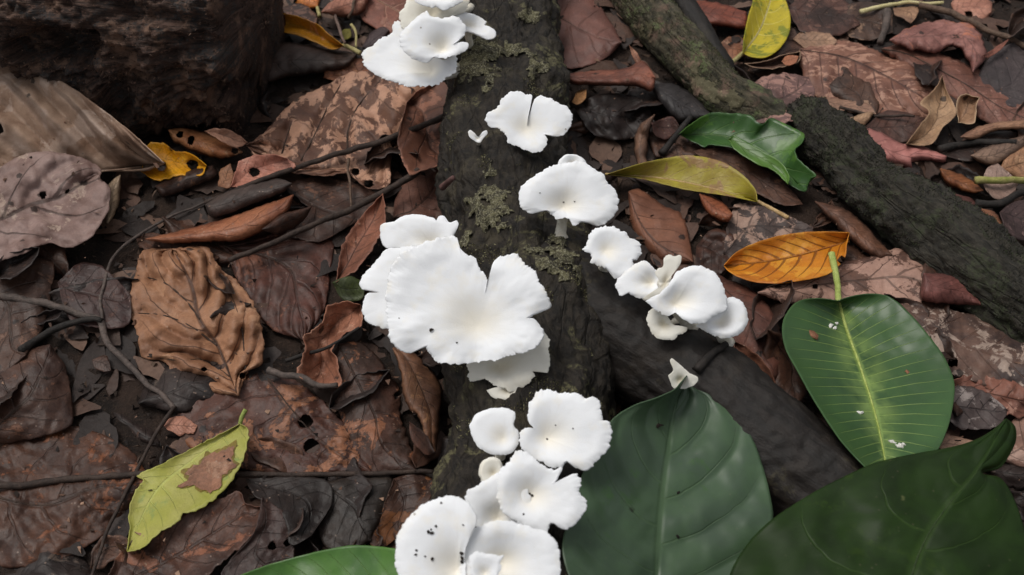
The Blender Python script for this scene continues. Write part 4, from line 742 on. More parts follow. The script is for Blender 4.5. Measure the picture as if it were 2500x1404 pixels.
leaf('green_leaf', 'bright green leaf blade below the lowest mushroom, pale side veins', [(1180, 1450), (1060, 1365), (968, 1340), (880, 1331), (830, 1335), (700, 1366), (590, 1404), (510, 1450), (640, 1500), (830, 1530), (1040, 1520)], 7, M((74, 112, 46), (60, 96, 42), p=(86, 122, 50), pa=.2, ps=20, v=(106, 138, 70), va=.5, vn=14, sl=.12, vw=.06, sp=.015, ro=.36, fine=.08, bf=.15), mid=[(1180, 1450), (900, 1435), (700, 1440), (510, 1450)], cup=5, over=1, jag=.4, midr=4, stiff=.4, lift=.003, thick=.0006, mid_mat=TW_GREEN, stalk=([(1180, 1450), (1260, 1560)], 7))
leaf('green_leaf', 'big blackish green leaf with bitten edge overhanging the veined leaf', [(2180, 1620), (1900, 1600), (1770, 1500), (1782, 1402), (1832, 1320), (1892, 1264), (1992, 1200), (2082, 1155), (2142, 1130), (2232, 1110), (2312, 1096), (2372, 1080), (2422, 1054), (2456, 1024), (2477, 1044), (2476, 1082), (2442, 1140), (2400, 1152), (2398, 1166), (2430, 1164), (2454, 1182), (2484, 1242), (2508, 1330), (2520, 1450), (2440, 1570)], 13, M((31, 51, 14), (24, 40, 12), p=(40, 60, 14), pa=.25, ps=14, v=(60, 84, 34), va=.25, vn=5, sl=.3, vw=.03, sp=.02, spc=(80, 84, 50), ro=.46, fine=.06, bf=.03, bv=.2, spec=.2), mid=[(2180, 1620), (2226, 1404), (2262, 1312), (2326, 1219), (2384, 1152), (2456, 1024)], over=1, cup=-5, rib=1.5, ribn=5, slant=.3, z=(0, 0, 0, 0), jag=.5, midr=4, stiff=.5, lift=.055, thick=.0006, mid_mat=twig_mat((36, 52, 22), (46, 62, 28)), stalk=([(2180, 1620), (2120, 1800)], 8), key='KK', nolitter=True)

def at_leaf(key, px, name, mat, r, seed=0, flatn=10, asp=1., ang=0.):
    G, P, root, org = LEAVES[key]; d = np.linalg.norm(G - np.array(px), axis=-1); i, j = np.unravel_index(d.argmin(), d.shape)
    p = P[i, j] + np.array([0, 0, .0008]); sc = np.linalg.norm(p - CAM) * HF / 1250 * r
    th = np.linspace(0, 2 * np.pi, flatn, endpoint=False); rr = 1 + .45 * np.random.default_rng(seed).normal(size=flatn).clip(-1, 1)
    a = math.radians(ang); x = np.cos(th) * rr * asp; y = np.sin(th) * rr
    ring = p + sc * np.stack([x * math.cos(a) - y * math.sin(a), x * math.sin(a) + y * math.cos(a), 0 * x], -1)
    V = np.vstack([ring - [0, 0, .001], ring * 1.0 - [0, 0, .0003], p + [0, 0, .0001]])
    f = [[k, (k + 1) % flatn, flatn + (k + 1) % flatn, flatn + k] for k in range(flatn)] + [[flatn + k, flatn + (k + 1) % flatn, 2 * flatn] for k in range(flatn)]
    mesh(name, V, f, mat, root, None, org)
M_WHITE = twig_mat((206, 204, 196), (226, 224, 218), .8); M_BRN = twig_mat((150, 104, 78), (120, 82, 60))
for k, (x, y, r, asp, an) in enumerate([(2030, 794, 5, 1.4, 20), (2042, 790, 3.5, 1, 0), (2040, 801, 4, 1.5, 40), (2178, 1078, 5, 1.9, -20), (2196, 1088, 6, 1.8, -25), (2207, 1084, 3.5, 1, 0), (2100, 1008, 4, 1.5, 0)]):
    at_leaf('II', (x, y), 'white_speck', M_WHITE, r, k, 10, asp, an)
at_leaf('II', (1980, 818), 'brown_flake', M_BRN, 9, 4, 8, 2.3, -30); at_leaf('II', (2215, 907), 'brown_speck', M_BRN, 6, 8)
at_leaf('JJ', (1604, 1036), 'dark_speck', M_DARK, 10, 3, 9, 1.2); at_leaf('JJ', (1650, 1304), 'dark_speck', M_DARK, 6, 5); at_leaf('JJ', (1652, 1203), 'dark_speck', M_DARK, 4, 6)
def patch_on(key, poly, mat, name, dz):
    G, P, root, org = LEAVES[key]; from_poly = np.array(poly, float); c = from_poly.mean(0)
    pts = curve(list(poly) + [poly[0]], 60)[:-1]; pts += (pts - c) * .08 * RNG.normal(size=(59, 1))
    rings = [c + (pts - c) * s for s in (1, .8, .6, .4, .2)]; Q = np.vstack(rings + [c[None]])
    g2, p2 = G.reshape(-1, 2), P.reshape(-1, 3); V = []
    for q in Q:
        d = ((g2 - q) ** 2).sum(1); i = np.argsort(d)[:6]; wt = 1 / (d[i] + 4); zz = (p2[i, 2] * wt).sum() / wt.sum(); V.append(at(q, zz + dz))
    f = [[r * 59 + k, r * 59 + (k + 1) % 59, (r + 1) * 59 + (k + 1) % 59, (r + 1) * 59 + k] for r in range(4) for k in range(59)] + [[236 + k, 236 + (k + 1) % 59, 295] for k in range(59)]
    o = mesh(name, V, f, mat, root, np.zeros((296, 2)) + .3, org); o['label'] = 'brown dead patch with ragged edge and painted recess rim'
DP = [(572, 1085), (570, 1128), (573, 1139), (543, 1166), (532, 1195), (500, 1198), (473, 1187), (433, 1187), (462, 1169), (446, 1150), (484, 1134), (505, 1112), (537, 1101)]
patch_on('N', [(515 + (x - 515) * 1.09, 1150 + (y - 1150) * 1.12) for x, y in DP], M((120, 104, 46), (96, 84, 40), sp=.1, va=.1), 'painted_recess_rim', .0005)  # larger darker patch underneath, shade painted so the dead patch looks recessed
patch_on('N', DP, M((132, 98, 80), (92, 66, 53), p=(156, 124, 104), pa=.4, ps=90, sp=.25, va=.2, bf=1.2), 'dead_patch', .0009)

twig('long dark twig crossing the large mottled leaf to the log', [(1084, 290), (950, 342), (800, 388), (640, 442), (500, 500)], 8, T_DK)
twig('dark twig running below and parallel to the mottled leaf', [(1025, 418), (940, 474), (860, 512), (700, 582), (560, 640)], 9, T_DK)
twig('hair thin upright twig in front of the mottled leaf', [(852, 400), (856, 450), (858, 530)], 3.5, T_BR, .004)
twig('grey twig bent at a knuckle beside the wrinkled leaf', [(-40, 722), (120, 742), (200, 768), (247, 792), (268, 836), (330, 905), (426, 1002)], 9, T_GR)
twig('thin grey twig rising from the knuckle of the grey twig', [(248, 792), (250, 710), (285, 620), (390, 545), (520, 490)], 4, T_GR)
twig('thin dark stem sloping down past the chewed yellow leaf', [(426, 1002), (375, 1080), (332, 1165), (272, 1290), (226, 1420)], 5, T_DK, .002)
twig('dark grey twig stub at base of wrinkled leaf', [(655, 908), (720, 926), (780, 946), (825, 942)], 9, T_GR)
twig('black twig at the foot of the bent grey twig', [(50, 860), (120, 815), (200, 786), (250, 786)], 9, T_BK)
twig('pale straw lying at the top of the litter', [(2098, 38), (2150, 24), (2200, 15), (2250, 16), (2298, 18)], 5, T_ST, .003)
twig('long brown twig beside the round pinkish leaf', [(2240, 22), (2330, 45), (2400, 78), (2460, 98), (2540, 140)], 8, T_BR, .002)
twig('pale grey peg of wood under the straw', [(2166, 30), (2160, 70), (2148, 108)], 10, T_GR)
twig('green yellow cut stem sticking in from picture edge', [(2376, 452), (2440, 456), (2540, 446)], 9, twig_mat((158, 150, 92), (130, 132, 66)), .004)
twig('black root lying under green yellow cut stem', [(2380, 500), (2440, 500), (2480, 478), (2540, 462)], 10, T_BK)
twig('pinkish twig in front of the orange leaf at top', [(806, -20), (818, 40), (832, 85), (842, 118)], 4.5, twig_mat((128, 108, 100), (104, 86, 78)), .004)
twig('short curved twig by the reddish leaf at top', [(868, -5), (862, 30), (850, 52)], 4, T_BR, .002)
twig('thin pale arching stalk by the bent yellow leaf stalk', [(858, 72), (870, 90), (875, 122)], 3.5, TW_PALE, .004)
twig('black broken stub on the branch under the mushroom row', [(1700, 905), (1735, 868), (1770, 846)], 12, T_BK, -.001)
twig('black thin stick leaning up to the torn green leaf', [(1612, 382), (1650, 335), (1684, 292)], 9, T_BK)
twig('thin brown stick under the small pale pointed leaf', [(2050, 262), (2130, 285), (2230, 288)], 4, T_DK)
twig('black stick in the shade past the pink leaf', [(2290, 370), (2380, 350), (2480, 352)], 9, T_BK)
twig('thin dark crack like twig by the pale tan chewed leaf', [(700, 880), (800, 850), (880, 800)], 5, T_BK)
tn = twig('red brown bark sliver lying on the white cluster', [(1086, 548), (1098, 538), (1112, 528)], 8, twig_mat((104, 76, 72), (80, 56, 52)), .034, name='bark_sliver')

# fillers that nothing shows of go; the rest are told apart by what they lie beside
MARKS = [((480, 790), 'the wrinkled orange leaf'), ((450, 1200), 'the chewed yellow leaf'), ((850, 300), 'the large mottled leaf'), ((130, 500), 'the cracked grey leaf'), ((540, 545), 'the long rust leaf'), ((780, 1160), 'the level stick'), ((330, 900), 'the bent grey twig'), ((100, 950), 'the dark leaf apex'), ((790, 860), 'the pale chewed leaf'), ((1000, 950), 'the central white cluster'), ((1480, 280), 'the cracked white cap'), ((1450, 120), 'the smooth purple leaf'), ((1680, 430), 'the curved yellow leaf'), ((1830, 360), 'the torn green leaf'), ((1920, 630), 'the striped orange leaf'), ((1870, 60), 'the yellow leaf with long stalk'), ((2130, 190), 'the large brown leaf with dark midrib'), ((2180, 360), 'the rose pink leaf'), ((2290, 270), 'the small pale pointed leaf'), ((2440, 450), 'the cut green stem'), ((2380, 40), 'the round pinkish leaf'), ((2200, 20), 'the pale straw'), ((2250, 620), 'the black mossy log'), ((2120, 940), 'the fine veined green leaf'), ((2400, 870), 'the white splashed leaf'), ((2420, 1150), 'the blackish green leaf'), ((1780, 780), 'the mushroom row'), ((1620, 560), 'the brown leaf with curved veins'), ((740, 80), 'the yellow and pink leaf'), ((440, 390), 'the burnt yellow leaf'), ((300, 200), 'the rotten log'), ((120, 1250), 'the blackish broad leaf'), ((600, 1300), 'the purplish leaf with holes'), ((2020, 320), 'the head of the mossy log')]
def settle():
    cs = 12; nx, ny = 2500 // cs, 1404 // cs; zb = np.full((nx, ny), 9.); idb = np.full((nx, ny), -1)
    for k, (root, G, d, lab) in enumerate(ALLPX):
        for g, dd in ((G, d), ((G[1:, 1:] + G[:-1, :-1]) / 2, (d[1:, 1:] + d[:-1, :-1]) / 2)):
            i = (g[..., 0] / cs).astype(int).ravel(); j = (g[..., 1] / cs).astype(int).ravel(); ok = (g[..., 0].ravel() > 0) & (g[..., 1].ravel() > 0) & (i < nx) & (j < ny)
            for a, b_, z in zip(i[ok], j[ok], dd.ravel()[ok]):
                if z < zb[a, b_]: zb[a, b_] = z; idb[a, b_] = k
    for V, D_, r_, o_ in LOGS.values():
        p = proj(V[::3, ::3]).reshape(-1, 2); d = np.linalg.norm(V[::3, ::3] - CAM, axis=-1).ravel()
        i = (p[:, 0] / cs).astype(int); j = (p[:, 1] / cs).astype(int); ok = (p[:, 0] > 0) & (p[:, 1] > 0) & (i < nx) & (j < ny)
        for a, b_, z in zip(i[ok], j[ok], d[ok]):
            if z < zb[a, b_]: zb[a, b_] = z; idb[a, b_] = 9999
    used = set()
    for k in range(NFILL):
        root, G, d, lab = ALLPX[k]; cells = np.argwhere(idb == k)
        if len(cells) < 4:
            for ch in list(root.children): bpy.data.objects.remove(ch)
            bpy.data.objects.remove(root); continue
        c = cells.mean(0) * cs; m = min(MARKS, key=lambda q: (q[0][0] - c[0]) ** 2 + (q[0][1] - c[1]) ** 2)[1]
        for q in sorted(MARKS, key=lambda q: (q[0][0] - c[0]) ** 2 + (q[0][1] - c[1]) ** 2)[:3]:
            if lab + q[1] not in used: m = q[1]; break
        used.add(lab + m); root['label'] = lab.replace('half buried in the litter', 'half buried near ' + m)
settle()

# ------------------------------------------------------------------ mushrooms
def smooth_closed(poly, n=420):
    p = list(poly); return curve(p[-2:] + p + p[:2], n + 200)
MUSH = {}
def mushroom(label, poly, c, zc, mat=None, k=.55, sx=0., depth=7., rimd=3., wav=2., fr=.012, th=3.2, stem=None, sr=2.6, key=None, nth=260, roll=0., spoke=0., scal=0.):
    mat = mat or M_CAP; nth = int(nth * 1.9); c = np.array(c, float); sd = random.randint(0, 9999)
    nrm = np.array([sx, -k, 1.]); nrm /= np.linalg.norm(nrm)
    O = at(c, zc / 1000.)
    e1 = np.cross([0, 1., 0], nrm); e1 /= np.linalg.norm(e1); e2 = np.cross(nrm, e1)
    pp = np.array(poly + [poly[0]], float); d = ray(pp); t = ((O - CAM) @ nrm) / (d @ nrm); Q = CAM + d * t[:, None] - O
    q = np.stack([Q @ e1, Q @ e2], -1); q = curve([tuple(x) for x in q], 700)
    seg_a, seg_b = q[:-1], q[1:]
    ths = np.linspace(0, 2 * np.pi, nth, endpoint=False); R = np.zeros(nth)
    for i, a in enumerate(ths):
        dx, dy = math.cos(a), math.sin(a); ca = seg_a[:, 0] * dy - seg_a[:, 1] * dx; cb = seg_b[:, 0] * dy - seg_b[:, 1] * dx
        m = (ca * cb <= 0) & (np.abs(ca - cb) > 1e-12); f = ca[m] / (ca[m] - cb[m]); X = seg_a[m] + (seg_b[m] - seg_a[m]) * f[:, None]
        r = X @ np.array([dx, dy]); r = r[r > 0]; R[i] = r.max() if len(r) else .003
    Rm = R.mean(); circ = np.stack([np.cos(ths), np.sin(ths), 0 * ths], -1)
    def csm(a, sg):
        kf = np.fft.rfftfreq(nth, 1 / nth); return np.fft.irfft(np.fft.rfft(a) * np.exp(-.5 * (kf * 2 * np.pi * sg / nth) ** 2), nth)
    RS = csm(R, nth / 22.); RI = csm(R, nth / 26.)
    am = fr / .012 * .00062 * min(1., Rm / .02)
    R = R + am * (fbm(circ * R[:, None] * 420, sd, 3, .7) + .5 * np.abs(fbm(circ * R[:, None] * 900, sd + 5, 2)))
    nr = 22; rho = 1 - (1 - np.linspace(0.03, 1, nr)[:, None]) ** 1.35
    def surf(rh, under):
        wt = rh ** 12; re = np.minimum((RI * (1 - wt) + R * wt) * rh, R * np.maximum(rh, .02) ** .25); x = re * np.cos(ths); y = re * np.sin(ths)
        h = depth * (1 - np.exp(-(rh * 1.0 * np.clip(RS / Rm, .5, 1.4) / .42) ** 1.6)) - depth
        h = h - .55 * rimd * np.clip(1 - (RS * (1 - rh) + .1 * R * (1 - rh)) / (.30 * Rm), 0, 1) ** 2
        h = h + wav * .72 * f2(x / .022, y / .022, sd + 9, 2) * np.clip(rh * 1.3, 0, 1) + .13 * wav * f2(x / .006, y / .005, sd + 12, 2) * rh
        h = h + scal * np.sin(ths * 7 + sd) * rh ** 3 + roll * np.clip(-y / Rm, 0, 2) ** 2 * rh
        if under: h = h - (th * (1 - rh) ** .8 + .55)
        return O + x[..., None] * e1 + y[..., None] * e2 + (h / 1000.)[..., None] * nrm
    top = surf(rho * np.ones(nth), False); bot = surf(rho[::-1] * np.ones(nth) * .995, True)
    V = np.concatenate([top, bot], 0).reshape(-1, 3); n = 2 * nr
    f = gridf(n, nth, True).tolist(); ci = len(V)
    V = np.vstack([V, surf(np.array([[0.0]]) * np.ones(nth), False)[0, :1], surf(np.array([[0.0]]) * np.ones(nth), True)[0, :1]])
    f += [[ci, j, (j + 1) % nth] for j in range(nth)] + [[ci + 1, (n - 1) * nth + (j + 1) % nth, (n - 1) * nth + j] for j in range(nth)]
    tt = np.broadcast_to(ths / 6.2832, (nr, nth)); rr = np.broadcast_to(rho, (nr, nth))
    uv = np.concatenate([np.stack([tt, rr], -1), np.stack([tt, rr[::-1]], -1)], 0).reshape(-1, 2); uv = np.vstack([uv, [[0, 0], [0, 0]]])
    # stipe: from under the cap centre to the bark
    if stem is not None:
        s0 = np.array(stem, float); zz = .05
        for it in range(5): pt = at(s0, zz); i, j = cell(pt); zz = max(HG[i, j], HL[i, j]) - .002
        foot = at(s0, zz)
    else:
        i0, j0 = cell(O); dd = (gx - O[0]) ** 2 + (gy - O[1] - .004) ** 2; dd[HG < .03] = 9; i, j = np.unravel_index(dd.argmin(), dd.shape)
        foot = np.array([gx[i, j], gy[i, j], HG[i, j] - .003])
    a0 = O - nrm * (depth + 4.0) / 1000.; m = (a0 + foot) / 2 - np.array([0, 0, .002])
    path = curve([tuple(a0), tuple(m), tuple(foot)], 18); u = np.linspace(0, 1, 18)
    rad = sr / 1000. * (1 + .9 * np.exp(-u / .14) + .5 * np.exp(-(1 - u) / .1))
    root = empty('mushroom', foot); tag(root, label, 'mushroom', None)
    mesh('cap', V, f, mat, root, uv, foot)
    Vs, Fs = tube(path, rad, 14, .10, sd); mesh('stipe', Vs, Fs, M_STIPE, root, None, foot)
    MUSH[key] = (V[:nr * nth], root, foot)
    return root

mushroom('white wavy cap at the very top of the log, hanging over the cream funnel', [(1000, -40), (1140, -45), (1128, 0), (1112, 10), (1085, 22), (1066, 15), (1052, 16), (1030, 10), (1008, -5)], (1065, -25), 116, key='a', k=.3, depth=4, stem=(1130, -60))
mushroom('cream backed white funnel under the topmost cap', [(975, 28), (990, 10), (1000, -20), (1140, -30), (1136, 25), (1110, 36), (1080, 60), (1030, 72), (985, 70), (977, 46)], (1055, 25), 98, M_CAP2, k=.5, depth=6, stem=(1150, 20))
mushroom('big white shelf cap leaning out over the mottled leaf', [(881, 134), (890, 119), (910, 110), (925, 95), (956, 75), (958, 58), (972, 50), (990, 60), (1060, 90), (1110, 130), (1112, 172), (1095, 182), (1060, 200), (1000, 206), (955, 198), (915, 180), (888, 155)], (1045, 165), 80, k=.5, sx=-.25, depth=9, rimd=2, wav=2.2, fr=.02, stem=(1116, 175), sr=3.2, key='shelf')
mushroom('white folded cap with a finger lobe resting above the big shelf cap', [(976, 100), (980, 75), (1000, 55), (1040, 26), (1052, 40), (1085, 44), (1112, 40), (1135, 60), (1134, 82), (1112, 104), (1104, 112), (1124, 101), (1144, 104), (1142, 118), (1118, 130), (1090, 136), (1055, 138), (1045, 150), (1028, 148), (1000, 136), (982, 120)], (1078, 110), 100, k=.6, depth=9, rimd=3, stem=(1118, 168), sr=3)
mushroom('white cap with thumb shaped lobe on two stipes', [(1105, 45), (1115, 30), (1135, 26), (1165, 34), (1186, 48), (1184, 64), (1198, 64), (1211, 76), (1208, 90), (1190, 95), (1166, 84), (1140, 72), (1115, 65)], (1140, 52), 94, k=.3, depth=4, rimd=2.5, stem=(1149, 118), sr=2.6, wav=1.2)
mushroom('cracked white cap with a dark slit and scalloped lobes', [(1184, 290), (1190, 276), (1214, 262), (1226, 240), (1246, 222), (1266, 221), (1282, 228), (1299, 233), (1294, 258), (1287, 300), (1296, 268), (1306, 240), (1320, 233), (1345, 240), (1360, 250), (1385, 262), (1397, 285), (1392, 310), (1376, 328), (1350, 332), (1338, 318), (1328, 322), (1336, 340), (1328, 362), (1310, 370), (1290, 365), (1240, 346), (1236, 330), (1214, 310), (1198, 308)], (1283, 312), 92, k=.55, depth=4.5, rimd=2, wav=1.8, stem=(1290, 330), key='slit', nth=340)
mushroom('tiny white crescent mushroom alone on the bark', [(1142, 322), (1148, 317), (1158, 324), (1168, 334), (1178, 322), (1188, 318), (1190, 326), (1180, 338), (1170, 348), (1156, 342), (1146, 334)], (1166, 338), 81, k=.8, depth=1.5, rimd=.5, th=1.2, wav=.4, stem=(1170, 350), sr=1.2, nth=120)
mushroom('small round white cap peeking behind the broad bell shaped one', [(1362, 400), (1366, 390), (1380, 378), (1402, 376), (1424, 384), (1430, 400), (1410, 412), (1380, 412)], (1398, 398), 84, k=.4, depth=3, stem=(1385, 410), nth=140)
mushroom('broad white bell shaped cap showing its grey stipe', [(1265, 470), (1274, 452), (1300, 432), (1340, 406), (1380, 396), (1420, 393), (1450, 410), (1474, 424), (1482, 445), (1500, 460), (1510, 485), (1508, 512), (1490, 536), (1465, 550), (1436, 543), (1416, 541), (1400, 548), (1388, 530), (1360, 530), (1345, 516), (1330, 511), (1300, 520), (1280, 512), (1268, 495)], (1378, 498), 94, k=.65, depth=8, rimd=4, wav=2.2, stem=(1368, 578), sr=3.2, key='bell')
mushroom('white scalloped cap at the fork of the log and branch', [(1424, 606), (1436, 590), (1440, 570), (1465, 553), (1500, 552), (1526, 565), (1535, 575), (1560, 590), (1568, 610), (1560, 630), (1546, 636), (1553, 650), (1545, 670), (1520, 682), (1500, 675), (1480, 655), (1455, 645), (1440, 640), (1446, 624)], (1480, 608), 90, k=.55, depth=4, rimd=3.5, wav=2, fr=.02, stem=(1470, 660))
mushroom('white funnel half hidden under the scalloped fork cap', [(1504, 690), (1514, 674), (1545, 650), (1572, 634), (1594, 650), (1615, 670), (1620, 690), (1604, 712), (1580, 728), (1545, 720), (1530, 714), (1518, 722), (1508, 708)], (1592, 684), 82, k=.5, depth=7, rimd=2, fr=.02, stem=(1600, 730))
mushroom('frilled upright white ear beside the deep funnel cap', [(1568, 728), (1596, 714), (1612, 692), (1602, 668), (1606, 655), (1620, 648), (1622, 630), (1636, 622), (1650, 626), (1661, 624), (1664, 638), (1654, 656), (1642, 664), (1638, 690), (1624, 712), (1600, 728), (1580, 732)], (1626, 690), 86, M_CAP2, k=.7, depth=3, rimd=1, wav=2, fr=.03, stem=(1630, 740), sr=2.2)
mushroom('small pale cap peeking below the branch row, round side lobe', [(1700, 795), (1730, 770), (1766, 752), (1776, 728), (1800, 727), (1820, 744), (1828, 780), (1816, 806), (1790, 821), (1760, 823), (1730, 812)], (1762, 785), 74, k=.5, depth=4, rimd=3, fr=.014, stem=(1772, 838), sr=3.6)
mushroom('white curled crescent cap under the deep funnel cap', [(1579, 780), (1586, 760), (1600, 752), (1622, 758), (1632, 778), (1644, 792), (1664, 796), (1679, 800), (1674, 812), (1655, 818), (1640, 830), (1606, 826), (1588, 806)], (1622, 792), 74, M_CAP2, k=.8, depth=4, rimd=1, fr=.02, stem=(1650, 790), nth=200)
mushroom('deep white funnel cap in the middle of the branch row', [(1576, 734), (1606, 718), (1636, 692), (1652, 664), (1680, 650), (1716, 650), (1748, 668), (1768, 704), (1776, 738), (1772, 758), (1746, 770), (1722, 786), (1690, 788), (1664, 774), (1652, 762), (1630, 770), (1598, 752)], (1655, 735), 88, k=.6, depth=10, rimd=3, wav=1.8, stem=(1690, 800), sr=3.4)
mushroom('little white torn funnel behind the tip of dusky green leaf', [(1632, 918), (1644, 904), (1636, 882), (1642, 876), (1662, 892), (1686, 912), (1704, 922), (1702, 934), (1690, 944), (1668, 950), (1645, 948), (1638, 935)], (1662, 930), 66, M_CAP2, k=.9, depth=3, rimd=.5, th=1.6, stem=(1660, 950), nth=160)
# the big central cluster, back to front
mushroom('smooth white lobe at the top of the large central cluster', [(926, 572), (930, 548), (960, 540), (985, 527), (1020, 522), (1060, 532), (1066, 540), (1070, 528), (1084, 528), (1096, 542), (1115, 536), (1117, 552), (1108, 576), (1112, 600), (1060, 615), (1000, 610), (945, 606), (932, 592)], (1050, 590), 88, k=.5, sx=-.15, depth=4, rimd=2.5, wav=2, fr=.008)
mushroom('white cap with a slit jutting from the side of central cluster', [(877, 694), (884, 674), (905, 650), (925, 625), (950, 606), (1040, 610), (1080, 700), (1060, 800), (940, 800), (915, 794), (892, 780), (882, 745), (894, 716), (925, 713), (895, 708), (880, 704)], (1030, 715), 92, k=.5, sx=-.15, depth=5, rimd=2.5, wav=1.6, fr=.010)
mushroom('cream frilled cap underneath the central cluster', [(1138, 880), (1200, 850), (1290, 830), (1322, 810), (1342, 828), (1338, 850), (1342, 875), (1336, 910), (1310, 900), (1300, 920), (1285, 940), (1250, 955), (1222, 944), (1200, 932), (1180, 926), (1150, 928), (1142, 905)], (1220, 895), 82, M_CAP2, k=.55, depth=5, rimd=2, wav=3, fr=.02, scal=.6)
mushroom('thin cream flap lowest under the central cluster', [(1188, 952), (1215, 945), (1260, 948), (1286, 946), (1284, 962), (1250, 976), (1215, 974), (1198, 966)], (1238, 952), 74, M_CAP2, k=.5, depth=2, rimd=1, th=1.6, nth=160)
mushroom('huge white ruffled cap with a deep cleft filling the central cluster', [(943, 720), (946, 680), (960, 640), (1000, 608), (1060, 585), (1112, 572), (1120, 600), (1138, 618), (1160, 628), (1168, 648), (1184, 668), (1190, 682), (1180, 704), (1192, 690), (1200, 650), (1208, 634), (1232, 622), (1258, 619), (1284, 644), (1310, 668), (1318, 690), (1334, 718), (1345, 736), (1340, 752), (1304, 768), (1286, 782), (1304, 776), (1318, 792), (1328, 818), (1310, 845), (1284, 860), (1250, 864), (1210, 878), (1170, 880), (1120, 886), (1078, 886), (1052, 868), (1037, 844), (1018, 852), (1000, 860), (968, 848), (950, 820), (944, 790)], (1165, 790), 106, k=.55, depth=7, rimd=3, wav=4.0, fr=.014, sr=4.5, key='huge', nth=420, scal=.7)
# lower group
mushroom('round smooth white cap on the dark bark below the cluster', [(1145, 1042), (1160, 1012), (1190, 998), (1225, 995), (1255, 1004), (1258, 1020), (1254, 1038), (1266, 1054), (1264, 1086), (1245, 1106), (1215, 1111), (1185, 1102), (1160, 1082)], (1226, 1070), 92, k=.5, depth=2.5, rimd=2, wav=1., fr=.008, nth=240)
mushroom('white saw edged cap with dimpled centre beside dusky green leaf', [(1287, 1012), (1295, 982), (1315, 957), (1338, 950), (1350, 957), (1400, 958), (1430, 970), (1452, 968), (1470, 992), (1470, 1024), (1488, 1028), (1492, 1060), (1486, 1090), (1465, 1118), (1432, 1148), (1402, 1140), (1386, 1130), (1370, 1142), (1330, 1134), (1292, 1110), (1271, 1085), (1268, 1060), (1285, 1043), (1302, 1042), (1290, 1030)], (1335, 1066), 100, k=.5, depth=7, rimd=3, wav=1.5, fr=.016, stem=(1320, 1110), key='saw')
mushroom('small white disc tucked above the lower clump', [(1168, 1160), (1170, 1140), (1182, 1122), (1204, 1116), (1222, 1124), (1228, 1150), (1215, 1180), (1185, 1185)], (1205, 1155), 88, M_CAP2, k=.4, depth=2, nth=160)
mushroom('white funnel behind the petalled cap, specked in its throat', [(1135, 1214), (1142, 1196), (1170, 1182), (1200, 1162), (1240, 1150), (1290, 1200), (1290, 1300), (1200, 1300), (1160, 1285), (1142, 1250)], (1212, 1266), 94, k=.55, depth=9, rimd=2, wav=1.5)
mushroom('white petalled cap with a ringed pit in its centre', [(1212, 1175), (1218, 1150), (1240, 1132), (1250, 1112), (1275, 1098), (1310, 1125), (1334, 1142), (1352, 1146), (1372, 1142), (1366, 1162), (1352, 1182), (1375, 1172), (1390, 1160), (1408, 1158), (1420, 1172), (1417, 1202), (1430, 1222), (1432, 1240), (1420, 1262), (1400, 1282), (1388, 1292), (1366, 1288), (1352, 1278), (1342, 1286), (1330, 1304), (1300, 1296), (1262, 1275), (1230, 1250), (1214, 1215)], (1296, 1208), 104, k=.55, depth=8, rimd=3, wav=2.6, fr=.014, key='petal', nth=340)
mushroom('white funnel cap at the lower edge with torn inner rim', [(1120, 1330), (1140, 1300), (1180, 1282), (1230, 1272), (1290, 1286), (1330, 1296), (1352, 1316), (1366, 1350), (1366, 1404), (1350, 1460), (1260, 1500), (1170, 1490), (1130, 1420)], (1228, 1376), 106, k=.5, depth=10, rimd=3, wav=2, fr=.010, key='torn')
mushroom('white lobed cap freckled with dark specks at the lower edge', [(963, 1385), (966, 1320), (978, 1288), (998, 1262), (1024, 1236), (1050, 1222), (1080, 1213), (1104, 1212), (1136, 1222), (1158, 1246), (1164, 1272), (1156, 1296), (1140, 1318), (1132, 1370), (1130, 1440), (1080, 1490), (1000, 1470)], (1108, 1392), 108, k=.5, sx=-.1, depth=9, rimd=3, wav=2, fr=.009, key='specked')
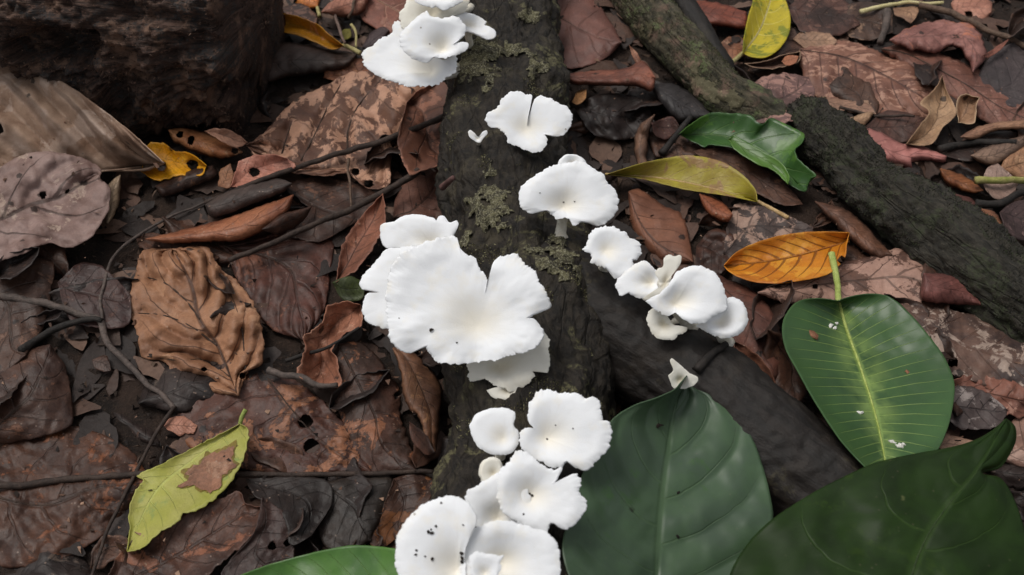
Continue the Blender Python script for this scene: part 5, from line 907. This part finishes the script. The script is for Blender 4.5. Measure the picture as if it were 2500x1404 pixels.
mushroom('ragged white ear standing between the two lowest funnels', [(1150, 1400), (1146, 1370), (1160, 1345), (1178, 1350), (1200, 1352), (1216, 1358), (1230, 1356), (1222, 1372), (1218, 1400), (1214, 1440), (1180, 1460)], (1182, 1400), 114, k=.6, depth=2, rimd=1, wav=2, fr=.03, nth=200, sr=3)
def speck_cap(key, px, r, seed):
    V, root, foot = MUSH[key]; pr = proj(V); i = ((pr - np.array(px)) ** 2).sum(1).argmin(); p = V[i]
    sc = np.linalg.norm(p - CAM) * HF / 1250 * r; g = np.random.default_rng(seed); D = g.normal(size=(12, 3)); 
    import bmesh
    bm = bmesh.new(); bmesh.ops.create_icosphere(bm, subdivisions=1, radius=1)
    for v in bm.verts: v.co = Vector(np.array(v.co) * sc * g.uniform(.6, 1.3) * np.array([1, 1, .6]))
    me = bpy.data.meshes.new('dark_speck'); bm.to_mesh(me); bm.free(); me.materials.append(M_DARK)
    o = bpy.data.objects.new('dark_speck', me); COL.objects.link(o); o.parent = [q for q in root.children if q.name.startswith('cap')][0]; o.location = p - foot
for k, (x, y, r) in enumerate([(1047, 1300, 5), (1056, 1303, 6), (1053, 1292, 3), (1066, 1287, 4), (1078, 1229, 4), (1020, 1345, 4), (1018, 1354, 4), (1040, 1359, 3), (1056, 1364, 5), (1131, 1282, 3), (1129, 1350, 6), (1130, 1362, 7), (1129, 1372, 6)]): speck_cap('specked', (x, y), r, k)
for k, (x, y, r) in enumerate([(1050, 806, 6), (1115, 836, 3), (975, 777, 2)]): speck_cap('huge', (x, y), r, 30 + k)
for k, (x, y, r) in enumerate([(1357, 1036, 2.5), (1402, 1045, 2.5), (1336, 1070, 3)]): speck_cap('saw', (x, y), r, 40 + k)
for k, (x, y, r) in enumerate([(1376, 496, 2.5), (1400, 494, 2.5), (1320, 472, 2)]): speck_cap('bell', (x, y), r, 50 + k)
for k, (x, y, r) in enumerate([(1293, 1204, 4), (1300, 1210, 4), (1278, 1255, 3)]): speck_cap('petal', (x, y), r, 60 + k)
